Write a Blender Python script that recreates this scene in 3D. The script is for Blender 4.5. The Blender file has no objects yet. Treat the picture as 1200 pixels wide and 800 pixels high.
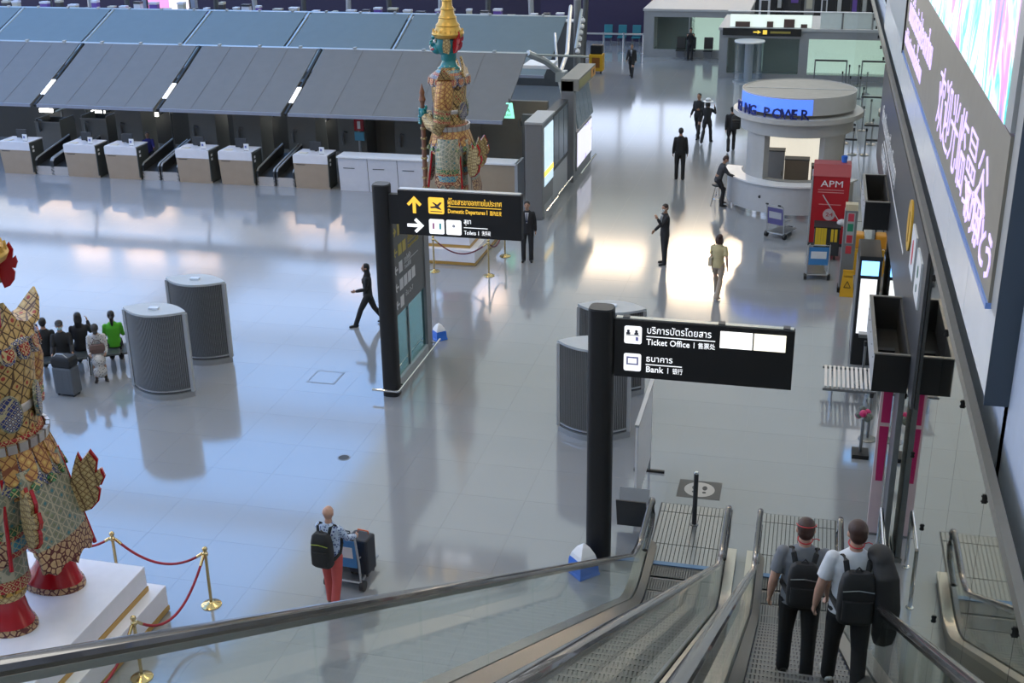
import bpy, bmesh, math, random
from math import sin, cos, pi, radians, sqrt, atan2
from mathutils import Vector, Matrix
random.seed(7)
SC = bpy.context.scene
COL = SC.collection
# ------------------------------------------------------------------ camera
cam_d = bpy.data.cameras.new('camera'); cam = bpy.data.objects.new('camera', cam_d); COL.objects.link(cam)
cam_d.sensor_width = 36.0; cam_d.lens = 1442.94 / 1200 * 36.0; cam_d.clip_end = 600; cam_d.clip_start = .05
_a, _t, _r = radians(13.914), radians(21.923), radians(.838)
_f = Vector((-sin(_a) * cos(_t), cos(_a) * cos(_t), -sin(_t))); _x = Vector((cos(_a), sin(_a), 0)); _d = _f.cross(_x)
_x2 = cos(_r) * _x + sin(_r) * _d; _d2 = -sin(_r) * _x + cos(_r) * _d
M = Matrix((_x2, -_d2, -_f)).transposed().to_4x4(); M.translation = (0, 0, 10.7)
cam.matrix_world = M
SC.camera = cam
# ------------------------------------------------------------------ view, world
SC.view_settings.view_transform = 'Standard'; SC.view_settings.look = 'None'
SC.view_settings.gamma = 1.0; SC.view_settings.use_curve_mapping = False
SC.view_settings.exposure = 0.80
SC.cycles.transparent_max_bounces = 40
SKY_HORIZON = (.98, .95, .90); SKY_ZENITH = (.20, .42, .86); SKY_STRENGTH = 1.9
W = bpy.data.worlds.new('sky'); SC.world = W; W.use_nodes = True
nt = W.node_tree; nt.nodes.clear()
o_ = nt.nodes.new('ShaderNodeOutputWorld'); b_ = nt.nodes.new('ShaderNodeBackground'); tc = nt.nodes.new('ShaderNodeTexCoord')
sp = nt.nodes.new('ShaderNodeSeparateXYZ'); rp = nt.nodes.new('ShaderNodeValToRGB')
rp.color_ramp.elements[0].position = 0.0; rp.color_ramp.elements[0].color = (*SKY_HORIZON, 1)
rp.color_ramp.elements[1].position = .42; rp.color_ramp.elements[1].color = (*SKY_ZENITH, 1)
nt.links.new(tc.outputs['Generated'], sp.inputs[0]); nt.links.new(sp.outputs['Z'], rp.inputs[0])
nt.links.new(rp.outputs[0], b_.inputs[0]); b_.inputs[1].default_value = SKY_STRENGTH; nt.links.new(b_.outputs[0], o_.inputs[0])

# ------------------------------------------------------------------ helpers
TMP = bpy.data.scenes.new('workshop')         # evaluates text and remeshed bodies apart from the big scene
def evald(ob):
    TMP.view_layers[0].update(); return ob.evaluated_get(TMP.view_layers[0].depsgraph)
ORG = {}                                   # world origin of each object's frame while building
class MB:
    """collects simple solids; build() links them as ONE mesh object"""
    def __init__(s): s.v = []; s.f = []; s.m = []; s.mi = 0
    def add(s, vs, fs):
        n = len(s.v); s.v += [tuple(v) for v in vs]; s.f += [tuple(i + n for i in f) for f in fs]; s.m += [s.mi] * len(fs); return s
    def box(s, x0, x1, y0, y1, z0, z1):
        vs = [(x, y, z) for z in (z0, z1) for y in (y0, y1) for x in (x0, x1)]
        return s.add(vs, [(0, 2, 3, 1), (4, 5, 7, 6), (0, 1, 5, 4), (2, 6, 7, 3), (0, 4, 6, 2), (1, 3, 7, 5)])
    def boxc(s, c, d, R=None):
        vs = [Vector((x * d[0] / 2, y * d[1] / 2, z * d[2] / 2)) for z in (-1, 1) for y in (-1, 1) for x in (-1, 1)]
        if R: vs = [R @ v for v in vs]
        c = Vector(c)
        return s.add([v + c for v in vs], [(0, 2, 3, 1), (4, 5, 7, 6), (0, 1, 5, 4), (2, 6, 7, 3), (0, 4, 6, 2), (1, 3, 7, 5)])
    def prism(s, poly, ax, a, b):
        """polygon extruded along axis ax from a to b; poly coords are the two other axes in order"""
        n = len(poly)
        def P(q, t):
            if ax == 'x': return (t, q[0], q[1])
            if ax == 'y': return (q[0], t, q[1])
            return (q[0], q[1], t)
        vs = [P(q, a) for q in poly] + [P(q, b) for q in poly]
        fs = [tuple(range(n))[::-1], tuple(range(n, 2 * n))] + [(i, (i + 1) % n, n + (i + 1) % n, n + i) for i in range(n)]
        return s.add(vs, fs)
    def loft(s, rings, cap=True, closed=False):
        n = len(rings[0]); vs = [v for r in rings for v in r]; fs = []
        k = len(rings)
        for i in range(k if closed else k - 1):
            j = (i + 1) % k
            fs += [(i * n + a, i * n + (a + 1) % n, j * n + (a + 1) % n, j * n + a) for a in range(n)]
        if cap and not closed: fs += [tuple(range(n))[::-1], tuple(range((k - 1) * n, k * n))]
        return s.add(vs, fs)
    def lathe(s, prof, n=24, c=(0, 0, 0), sx=1, sy=1, R=None, a0=0, a1=2 * pi):
        c = Vector(c); full = abs(a1 - a0 - 2 * pi) < 1e-6; rings = []
        for r, z in prof:
            ring = []
            for i in range(n):
                a = a0 + (a1 - a0) * i / (n if full else n - 1)
                p = Vector((max(r, 1e-4) * cos(a) * sx, max(r, 1e-4) * sin(a) * sy, z))
                ring.append((R @ p if R else p) + c)
            rings.append(ring)
        if full: return s.loft(rings)
        vs = [v for r in rings for v in r]; fs = []
        for i in range(len(rings) - 1): fs += [(i * n + a, i * n + a + 1, (i + 1) * n + a + 1, (i + 1) * n + a) for a in range(n - 1)]
        return s.add(vs, fs)
    def cyl(s, p0, p1, r0, r1=None, n=12):
        return s.tube([p0, p1], [r0, r0 if r1 is None else r1], n)
    def tube(s, path, r, n=8, flat=1.0, up=(0, 0, 1), closed=False):
        path = [Vector(p) for p in path]; k = len(path); rings = []
        if not isinstance(r, (list, tuple)): r = [r] * k
        up = Vector(up)
        for i, p in enumerate(path):
            if closed: t = path[(i + 1) % k] - path[i - 1]
            else: t = path[min(i + 1, k - 1)] - path[max(i - 1, 0)]
            t.normalize()
            u = up if abs(t.dot(up)) < .95 else Vector((1, 0, 0)) if abs(t.x) < .9 else Vector((0, 1, 0))
            sd = t.cross(u).normalized(); w = sd.cross(t)
            rings.append([p + r[i] * (cos(2 * pi * a / n) * sd + sin(2 * pi * a / n) * flat * w) for a in range(n)])
        return s.loft(rings, closed=closed)
    def ball(s, c, r, n=10, m=7, R=None):
        if not isinstance(r, (list, tuple)): r = (r, r, r)
        c = Vector(c); rings = []
        for j in range(m + 1):
            ph = -pi / 2 + pi * j / m; q = max(cos(ph), .02)
            ring = []
            for a in range(n):
                p = Vector((r[0] * q * cos(2 * pi * a / n), r[1] * q * sin(2 * pi * a / n), r[2] * sin(ph)))
                ring.append((R @ p if R else p) + c)
            rings.append(ring)
        return s.loft(rings)
    def quad(s, a, b, c, d): return s.add([a, b, c, d], [(0, 1, 2, 3)])
    def text(s, st, size, org, xd, yd, ext=.004, align='LEFT', bold=0.0, w=None):
        cu = bpy.data.curves.new('t', 'FONT'); cu.body = st; cu.size = size; cu.extrude = ext; cu.align_x = align; cu.resolution_u = 2
        if bold: cu.offset = bold
        ob = bpy.data.objects.new('t', cu); TMP.collection.objects.link(ob)
        ev = evald(ob); me = ev.to_mesh()
        xd = Vector(xd); yd = Vector(yd); zd = xd.cross(yd); org = Vector(org)
        if w and me.vertices:
            xs = [v.co.x for v in me.vertices]; xd = xd * (w / (max(xs) - min(xs)))
        vs = [org + xd * v.co.x + yd * v.co.y + zd * v.co.z for v in me.vertices]; fs = [tuple(p.vertices) for p in me.polygons]
        s.add(vs, fs); ev.to_mesh_clear(); bpy.data.objects.remove(ob); bpy.data.curves.remove(cu); return s
    def mesh(s, name, mats, off=(0, 0, 0), smooth=False):
        me = bpy.data.meshes.new(name); ox, oy, oz = off
        me.from_pydata([(x - ox, y - oy, z - oz) for x, y, z in s.v], [], s.f)
        for m in (mats if isinstance(mats, (list, tuple)) else [mats]): me.materials.append(m)
        me.polygons.foreach_set('material_index', s.m)
        bm = bmesh.new(); bm.from_mesh(me); bmesh.ops.recalc_face_normals(bm, faces=bm.faces); bm.to_mesh(me); bm.free()
        if smooth: smooth_by_angle(me)
        me.update(); return me
    def build(s, name, mats, parent=None, smooth=False, bev=0, org=None):
        off = ORG[parent] if parent else (org or (0, 0, 0))
        o = bpy.data.objects.new(name, s.mesh(name, mats, off, smooth)); COL.objects.link(o)
        if parent: o.parent = parent
        else: o.location = off
        ORG[o] = tuple(off)
        if bev:
            b = o.modifiers.new('bevel', 'BEVEL'); b.width = bev; b.segments = 2; b.limit_method = 'ANGLE'; b.angle_limit = radians(50)
        return o
def smooth_by_angle(me, ang=radians(38)):
    bm = bmesh.new(); bm.from_mesh(me)
    for f in bm.faces: f.smooth = True
    for e in bm.edges: e.smooth = len(e.link_faces) == 2 and e.calc_face_angle(0) < ang
    bm.to_mesh(me); bm.free()
def tag(o, label, cat, group=None, kind=None):
    if label: o['label'] = label
    if cat: o['category'] = cat
    if group: o['group'] = group
    if kind: o['kind'] = kind
    return o
def thing(name, label, cat, loc=(0, 0, 0), rz=0, group=None, frame=None):
    """an Empty at the thing's base; its parts are built in world coordinates (or local ones when frame is given)"""
    o = bpy.data.objects.new(name, None); o.empty_display_size = .2; COL.objects.link(o)
    o.location = loc; o.rotation_euler = (0, 0, rz); ORG[o] = tuple(frame) if frame is not None else tuple(loc)
    return tag(o, label, cat, group)
L0 = (0, 0, 0)
def struct(o): o['kind'] = 'structure'; return o
def copy_tree(o, parent=None):
    c = o.copy(); COL.objects.link(c); ORG[c] = ORG[o]
    if parent: c.parent = parent
    for ch in list(o.children): copy_tree(ch, c)
    return c
def put(o, loc, rz=None, label=None, group=None):
    o.location = loc
    if rz is not None: o.rotation_euler = (0, 0, rz)
    if label: o['label'] = label
    if group: o['group'] = group
    return o
def remesh(mb, name, mats, voxel, parent=None, off=None, it=6, fac=.5):
    """union of overlapping closed solids as one continuous skin"""
    off = off if off is not None else (ORG[parent] if parent else (0, 0, 0))
    me = mb.mesh(name, mats, off)
    ob = bpy.data.objects.new(name, me); TMP.collection.objects.link(ob)
    r = ob.modifiers.new('r', 'REMESH'); r.mode = 'VOXEL'; r.voxel_size = voxel; r.use_smooth_shade = True
    if it:
        q = ob.modifiers.new('s', 'SMOOTH'); q.factor = fac; q.iterations = it
    m2 = bpy.data.meshes.new_from_object(evald(ob)); m2.name = name
    TMP.collection.objects.unlink(ob); COL.objects.link(ob)
    ob.modifiers.clear(); ob.data = m2; bpy.data.meshes.remove(me)
    m2.materials.clear()
    for m in (mats if isinstance(mats, (list, tuple)) else [mats]): m2.materials.append(m)
    if parent: ob.parent = parent
    ORG[ob] = tuple(off)
    return ob
# ------------------------------------------------------------------ materials (all procedural)
def mat(name, col, rough=.5, metal=0.0, var=.06, scale=6.0, bump=0.0, emit=0.0, spec=None, ecol=None, coat=0.0, ior=None, alpha=None):
    m = bpy.data.materials.new(name); m.use_nodes = True; t = m.node_tree; p = t.nodes['Principled BSDF']
    p.inputs['Roughness'].default_value = rough; p.inputs['Metallic'].default_value = metal
    if spec is not None: p.inputs['Specular IOR Level'].default_value = spec
    if ior: p.inputs['IOR'].default_value = ior
    if coat: p.inputs['Coat Weight'].default_value = coat
    c = t.nodes.new('ShaderNodeTexCoord'); n = t.nodes.new('ShaderNodeTexNoise'); n.inputs['Scale'].default_value = scale; n.inputs['Detail'].default_value = 4
    t.links.new(c.outputs['Object'], n.inputs['Vector'])
    mx = t.nodes.new('ShaderNodeMix'); mx.data_type = 'RGBA'
    mx.inputs['A'].default_value = (*[max(0, k * (1 - var)) for k in col], 1); mx.inputs['B'].default_value = (*[min(1, k * (1 + var)) for k in col], 1)
    t.links.new(n.outputs['Fac'], mx.inputs['Factor']); t.links.new(mx.outputs['Result'], p.inputs['Base Color'])
    if bump:
        bp = t.nodes.new('ShaderNodeBump'); bp.inputs['Strength'].default_value = bump; bp.inputs['Distance'].default_value = .01
        t.links.new(n.outputs['Fac'], bp.inputs['Height']); t.links.new(bp.outputs[0], p.inputs['Normal'])
    if emit:
        p.inputs['Emission Strength'].default_value = emit; p.inputs['Emission Color'].default_value = (*(ecol or col), 1)
    return m
def lines_mat(name, c1, c2, ax, freq, duty=.5, rough=.5, metal=0.0, bump=.4, bands=None):
    """parallel grooves along object space axis ax"""
    m = mat(name, c1, rough, metal); t = m.node_tree; p = t.nodes['Principled BSDF']
    c = t.nodes.new('ShaderNodeTexCoord'); s = t.nodes.new('ShaderNodeSeparateXYZ'); t.links.new(c.outputs['Object'], s.inputs[0])
    mu = t.nodes.new('ShaderNodeMath'); mu.operation = 'MULTIPLY'; mu.inputs[1].default_value = freq; t.links.new(s.outputs[ax], mu.inputs[0])
    fr = t.nodes.new('ShaderNodeMath'); fr.operation = 'FRACT'; t.links.new(mu.outputs[0], fr.inputs[0])
    gt = t.nodes.new('ShaderNodeMath'); gt.operation = 'GREATER_THAN'; gt.inputs[1].default_value = duty; t.links.new(fr.outputs[0], gt.inputs[0])
    mx = t.nodes.new('ShaderNodeMix'); mx.data_type = 'RGBA'; mx.inputs['A'].default_value = (*c1, 1); mx.inputs['B'].default_value = (*c2, 1)
    t.links.new(gt.outputs[0], mx.inputs['Factor']); t.links.new(mx.outputs['Result'], p.inputs['Base Color'])
    if bump:
        bp = t.nodes.new('ShaderNodeBump'); bp.inputs['Strength'].default_value = bump; bp.inputs['Distance'].default_value = .01; bp.invert = True
        t.links.new(gt.outputs[0], bp.inputs['Height']); t.links.new(bp.outputs[0], p.inputs['Normal'])
    return m
def glass(name, tint=(.955, .98, .97), rough=.02, ior=1.5, amount=1.0, extra=0.0):
    """thin pane: see-through with a mirror-like sheen that grows at grazing angles"""
    m = bpy.data.materials.new(name); m.use_nodes = True; t = m.node_tree; t.nodes.clear()
    o = t.nodes.new('ShaderNodeOutputMaterial'); tr = t.nodes.new('ShaderNodeBsdfTransparent'); gl = t.nodes.new('ShaderNodeBsdfGlossy')
    lw = t.nodes.new('ShaderNodeLayerWeight'); lw.inputs['Blend'].default_value = .5; pw = t.nodes.new('ShaderNodeMath'); pw.operation = 'POWER'; pw.inputs[1].default_value = 4.5
    mx = t.nodes.new('ShaderNodeMixShader'); ma = t.nodes.new('ShaderNodeMath'); ma.operation = 'MULTIPLY_ADD'
    n = t.nodes.new('ShaderNodeTexNoise'); n.inputs['Scale'].default_value = 1.2; bp = t.nodes.new('ShaderNodeBump'); bp.inputs['Strength'].default_value = .015
    t.links.new(n.outputs['Fac'], bp.inputs['Height']); t.links.new(bp.outputs[0], gl.inputs['Normal'])
    tr.inputs[0].default_value = (*tint, 1); gl.inputs['Color'].default_value = (.95, .97, .96, 1); gl.inputs['Roughness'].default_value = rough
    ma.inputs[1].default_value = .9 * amount; ma.inputs[2].default_value = .04 + extra; ma.use_clamp = True
    t.links.new(lw.outputs['Facing'], pw.inputs[0]); t.links.new(pw.outputs[0], ma.inputs[0]); t.links.new(ma.outputs[0], mx.inputs[0]); t.links.new(tr.outputs[0], mx.inputs[1]); t.links.new(gl.outputs[0], mx.inputs[2]); t.links.new(mx.outputs[0], o.inputs[0])
    return m
def brocade(name, base, line, gem, scale=9.0, gem2=None, rough=.38, metal=.25, edge=.07, rnd=.15):
    """embroidered lattice: cells outlined in a second colour with a small stone in each"""
    m = mat(name, base, rough, metal); t = m.node_tree; p = t.nodes['Principled BSDF']
    c = t.nodes.new('ShaderNodeTexCoord')
    mp = t.nodes.new('ShaderNodeMapping'); mp.inputs['Rotation'].default_value = (.6, .5, .8); t.links.new(c.outputs['Object'], mp.inputs[0])
    v = t.nodes.new('ShaderNodeTexVoronoi'); v.feature = 'DISTANCE_TO_EDGE'; v.inputs['Scale'].default_value = scale; v.inputs['Randomness'].default_value = rnd
    w = t.nodes.new('ShaderNodeTexVoronoi'); w.inputs['Scale'].default_value = scale; w.inputs['Randomness'].default_value = rnd
    for q in (v, w): t.links.new(mp.outputs[0], q.inputs['Vector'])
    a = t.nodes.new('ShaderNodeMath'); a.operation = 'LESS_THAN'; a.inputs[1].default_value = edge; t.links.new(v.outputs['Distance'], a.inputs[0])
    b = t.nodes.new('ShaderNodeMath'); b.operation = 'LESS_THAN'; b.inputs[1].default_value = .26; t.links.new(w.outputs['Distance'], b.inputs[0])
    gm = t.nodes.new('ShaderNodeMix'); gm.data_type = 'RGBA'; gm.inputs['A'].default_value = (*gem, 1); gm.inputs['B'].default_value = (*(gem2 or gem), 1)
    sx = t.nodes.new('ShaderNodeSeparateColor'); t.links.new(w.outputs['Color'], sx.inputs[0]); g5 = t.nodes.new('ShaderNodeMath'); g5.operation = 'GREATER_THAN'; g5.inputs[1].default_value = .5
    t.links.new(sx.outputs[0], g5.inputs[0]); t.links.new(g5.outputs[0], gm.inputs['Factor'])
    m1 = t.nodes.new('ShaderNodeMix'); m1.data_type = 'RGBA'; m1.inputs['A'].default_value = (*base, 1); t.links.new(gm.outputs['Result'], m1.inputs['B']); t.links.new(b.outputs[0], m1.inputs['Factor'])
    m2 = t.nodes.new('ShaderNodeMix'); m2.data_type = 'RGBA'; m2.inputs['B'].default_value = (*line, 1); t.links.new(m1.outputs['Result'], m2.inputs['A']); t.links.new(a.outputs[0], m2.inputs['Factor'])
    t.links.new(m2.outputs['Result'], p.inputs['Base Color'])
    bp = t.nodes.new('ShaderNodeBump'); bp.inputs['Strength'].default_value = .5; bp.inputs['Distance'].default_value = .02
    t.links.new(v.outputs['Distance'], bp.inputs['Height']); t.links.new(bp.outputs[0], p.inputs['Normal'])
    return m
MT = {}
def mm(k, *a, **kw):
    if k not in MT: MT[k] = mat(k, *a, **kw)
    return MT[k]
black = mat('black_powder_coat', (.007, .007, .0075), .55)
charcoal = mat('charcoal_metal', (.035, .037, .04), .45)
steel = mat('brushed_steel', (.55, .55, .54), .28, 1.0, var=.1, scale=40)
chrome = mat('polished_steel', (.72, .72, .72), .1, 1.0)
dsteel = mat('dark_steel', (.23, .235, .24), .35, .8)
lgrey = mat('light_grey_metal', (.42, .43, .44), .42, .3)
mgrey = mat('mid_grey_metal', (.2, .205, .21), .45, .3)
dgrey = mat('dark_grey_panel', (.075, .078, .08), .5)
white = mat('white_laminate', (.78, .78, .79), .35)
rubber = mat('black_rubber', (.02, .02, .02), .5)
brass = mat('polished_brass', (.62, .48, .24), .18, 1.0)
gold = mat('gold_paint', (.55, .33, .07), .35, .55, var=.15, scale=12)
redpaint = mat('glossy_red_paint', (.36, .006, .012), .2)
bluep = mat('blue_plastic', (.03, .16, .62), .4)
lit_white = mat('lit_white_panel', (.9, .9, .9), .4, emit=.5, ecol=(.95, .97, 1))
lit_yellow = mat('lit_yellow_lettering', (.8, .5, .05), .4, emit=.5, ecol=(1, .58, .06))
clear = glass('clear_glass', amount=.38, extra=-.022)
# ------------------------------------------------------------------ floor
def floor_mat():
    m = mat('polished_floor', (.27, .278, .29), .10, var=.05, scale=.35, ior=2.1)
    return m
FM = floor_mat()
T = 1.2
fbase = struct(MB().box(-60, 30, -15, 118, -.3, -.006).build('floor', mat('floor_joint', (.2, .2, .2), .5)))
tile_me = MB().box(-T / 2 + .0013, T / 2 - .0013, -T / 2 + .0013, T / 2 - .0013, -.006, 0).mesh('tile', FM)
cells = []
for i in range(-50, 24):
    for j in range(-12, 98):
        cells.append((-6.8 + T * (i + .5), 22.15 + T * (j - 10 + .5)))
def vis(x, y):
    d = Vector((x, y, 0)) - Vector((0, 0, 10.7)); c = M.to_3x3().transposed() @ d
    if c.z > -1: return None
    u, v = c.x / -c.z * 1442.94, c.y / -c.z * 1442.94
    return c.length if abs(u) < 610 and abs(v) < 410 else None
near = sorted([(vis(x, y), x, y) for x, y in cells if vis(x, y)])[:298]
nearset = {(x, y) for _, x, y in near}
for _, x, y in near:
    o = bpy.data.objects.new('tile', tile_me); COL.objects.link(o); o.parent = fbase; o.location = (x, y, 0)
rest = MB()
for x, y in cells:
    if (x, y) not in nearset:
        h = T / 2 - .0013; rest.add([(x - h, y - h, 0), (x + h, y - h, 0), (x + h, y + h, 0), (x - h, y + h, 0)], [(0, 1, 2, 3)])
o = rest.build('tile_field', FM, fbase); o['kind'] = 'stuff'
# ------------------------------------------------------------------ roof of the hall with long skylight openings, far glazed front
RZ = 22.0
roofm = mat('roof_panel', (.62, .60, .57), .7)
def membrane():
    # taut roof fabric passing daylight, warm tint added to colour the floor
    m = mat('roof_membrane', (.7, .67, .62), .8); t = m.node_tree; p = t.nodes['Principled BSDF']; o = t.nodes['Material Output']
    tr = t.nodes.new('ShaderNodeBsdfTranslucent'); tr.inputs[0].default_value = (1, .80, .58, 1); mx = t.nodes.new('ShaderNodeMixShader'); mx.inputs[0].default_value = .85
    t.links.new(p.outputs[0], mx.inputs[1]); t.links.new(tr.outputs[0], mx.inputs[2]); t.links.new(mx.outputs[0], o.inputs[0]); return m
memb = membrane()
rb = MB()
rb.box(-49, -44, -16, 118, RZ, RZ + .5).box(-95, -76, -16, 118, RZ, RZ + .5)
rb.box(-76, -49, 101, 118, RZ, RZ + .5).box(-44, -23.5, 101, 118, RZ, RZ + .5)  # unseen roof ends added to darken the sky's reflection in the far floor
struct(rb.build('ceiling_beam', roofm))
struct(MB().box(-23.5, 34, -16, 118, RZ, RZ + .02).build('ceiling', memb))
tb = MB()
for k in range(11):
    y = -8 + 12 * k
    tb.box(-76, -23.5, y - .5, y + .5, RZ - .2, RZ + .5)
struct(tb.build('trim_1', roofm))
struct(MB().box(-95, 34, -16.5, -16, 0, RZ).build('wall_rear', mat('rear_wall', (.35, .35, .36), .7)))
struct(MB().box(26, 26.5, -16, 118, 0, RZ).build('wall_right_outer', mat('outer_wall', (.4, .4, .41), .7)))
fm = MB()
for k in range(33):
    x = -94 + 4 * k; fm.box(x - .12, x + .12, 117, 117.4, 0, RZ)
for z in (0.2, 5.5, 11, 16.6): fm.box(-95, 34, 117, 117.4, z - .15, z + .15)
fm.box(-95, 34, 117, 117.4, 17.0, RZ)
struct(fm.build('wall_far', mat('facade_mullion', (.3, .31, .33), .5)))
# roof lamps: warm long fittings hung from the roof panels (seen as streaks in the polished floor)
warm = mat('warm_lamp_glass', (1, .8, .6), .5, emit=7.0, ecol=(1, .66, .42))
hot = mat('sun_glare_panel', (1, .85, .7), .5, emit=26.0, ecol=(1, .74, .48))  # added panel standing in for sun glare through the roof
soft = mat('soft_sun_glare_panel', (1, .85, .7), .5, emit=6.0, ecol=(1, .76, .52))  # same stand-in for the second, softer sun glow
def roof_lamp(x, y, w, d, m, lab, z=None):
    z = z or RZ - .5
    t = thing('ceiling_lamp', lab, 'lamp', (x, y, z), group='warm lamps under the roof')
    MB().box(x - w / 2 - .15, x + w / 2 + .15, y - d / 2 - .15, y + d / 2 + .15, z + .03, z + .25).build('housing', lgrey, t)
    MB().box(x - w / 2, x + w / 2, y - d / 2, y + d / 2, z - .02, z + .05).build('diffuser', m, t)
    for s in (-1, 1): MB().cyl((x + s * w / 3, y, z + .2), (x + s * w / 3, y, RZ - .01), .03).build('hanger_rod', dsteel, t)
K = (RZ - .5 + 10.7) / 10.7
LAMPS = [(-24.0, 34.6, 1.9, .35, 0), (-20.8, 34.5, 2.4, .4, 0), (-14.5, 34.0, 2.0, .35, 0), (-11.6, 33.9, 1.2, .35, 0),
         (-19.9, 30.1, 1.1, .45, 0), (-18.2, 30.1, 1.2, .45, 0), (-16.4, 29.9, 1.2, .3, 0), (-11.4, 28.9, 1.0, .3, 0),
         (-7.6, 28.6, .75, .6, 0), (-5.3, 32.4, 2.2, 2.2, 2), (-2.55, 31.9, 1.9, 2.6, 1)]
for k, (x, y, w, d, q) in enumerate(LAMPS):
    roof_lamp(x * K, y * K, w * K, d * K * .9, (warm, hot, soft)[q], ['warm long ceiling lamp glowing orange under the hall roof, %s of the nine' % ['first', 'second', 'third', 'fourth', 'fifth', 'sixth', 'seventh', 'eighth', 'ninth', '', ''][k], 'brightest square panel standing in for sun glare above the concourse', 'wide soft panel standing in for sun glare beside the brightest one'][q])

high = mat('added_fill_lamp_glass', (1, .8, .6), .5, emit=17.0, ecol=(1, .72, .45))  # unseen lamps added to warm the counter fronts and statues
for k, (x, y) in enumerate(((-40, 26), (-31, 30), (-22, 26), (-13, 30), (-4, 24), (6, 12), (-26, 8), (-12, 10))):
    roof_lamp(x, y, 2.6, 1.3, high, 'added warm fill lamp over the %s' % ['left end of the check-in row', 'left canopies', 'middle of the check-in row', 'far statue', 'ticket office sign', 'escalators and glass wall', 'floor left of the near statue', 'near statue'][k])
# ------------------------------------------------------------------ the two escalators
TAN = math.tan(radians(30)); YK = 15.80
rail_m = mat('handrail_rubber', (.03, .028, .027), .2, var=.02, coat=.5)
deck_m = mat('deck_steel', (.52, .49, .44), .3, .9, var=.08, scale=30)
skirt_m = mat('skirt_panel', (.035, .045, .10), .35)
step_m = lines_mat('step_cleats', (.16, .16, .16), (.06, .06, .06), 'X', 22, .55, .45, .6, .6)
riser_m = lines_mat('step_riser', (.20, .19, .19), (.07, .07, .07), 'X', 22, .55, .45, .6, .6)
edge_m = mat('step_edge', (.20, .19, .18), .5)
plate_m = mat('landing_plate', (.34, .35, .35), .32, .7, var=.1, scale=20)
groove_m = mat('plate_groove', (.06, .06, .06), .6)
comb_m = mat('comb_blue_reflection', (.12, .22, .38), .35, .5)  # a blue reflection is put into the comb's colour
cladm = mat('escalator_cladding', (.30, .29, .27), .35, .6)
def zs(y): return max(0.0, (YK - y) * TAN)          # pitch line of the step noses
# the pitch line used by glass and decks follows the same soft bend
def zbend(y):
    if y <= 15.0: return zs(y)
    if y >= 16.35: return 0.0
    return ((16.35 - y) ** 2) * TAN / 2 / 1.35 + (zs(15) - 1.35 * TAN / 2) * max(0, (16.35 - y) / 1.35)
def rail_pts(x, y0=-1.6):
    ys = [y0 + .8 * k for k in range(int((15 - y0) / .8) + 1)] + [15.0, 15.2, 15.4, 15.6, 15.8, 16.0, 16.2, 16.35, 16.8, 17.2, 17.45]
    pts = [(x, y, zbend(y) + .885) for y in ys]
    for k in range(1, 9):
        a = k / 8 * pi; pts.append((x, 17.45 + .27 * sin(a), 0.885 - .27 * (1 - cos(a))))
    return pts + [(x, 17.1, .355), (x, 16.8, .355)]
def ribbon(xa, xb, dz0, dz1, y0, y1, step=.4):
    """solid strip between two offsets of the pitch line, following the bend"""
    mb = MB(); ys = []; y = y0
    while y < y1 - 1e-6: ys.append(y); y += step if y < 14.9 else .15
    ys.append(y1)
    mb.loft([[(xa, y, zbend(y) + dz0), (xb, y, zbend(y) + dz0), (xb, y, zbend(y) + dz1), (xa, y, zbend(y) + dz1)] for y in ys]); return mb
def slope_ribbon(xa, za, xb, zb, y0, y1, th=.04):
    mb = MB(); ys = []; y = y0
    while y < y1 - 1e-6: ys.append(y); y += .4 if y < 14.9 else .15
    ys.append(y1)
    mb.loft([[(xa, y, zbend(y) + za - th), (xb, y, zbend(y) + zb - th), (xb, y, zbend(y) + zb), (xa, y, zbend(y) + za)] for y in ys]); return mb
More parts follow.
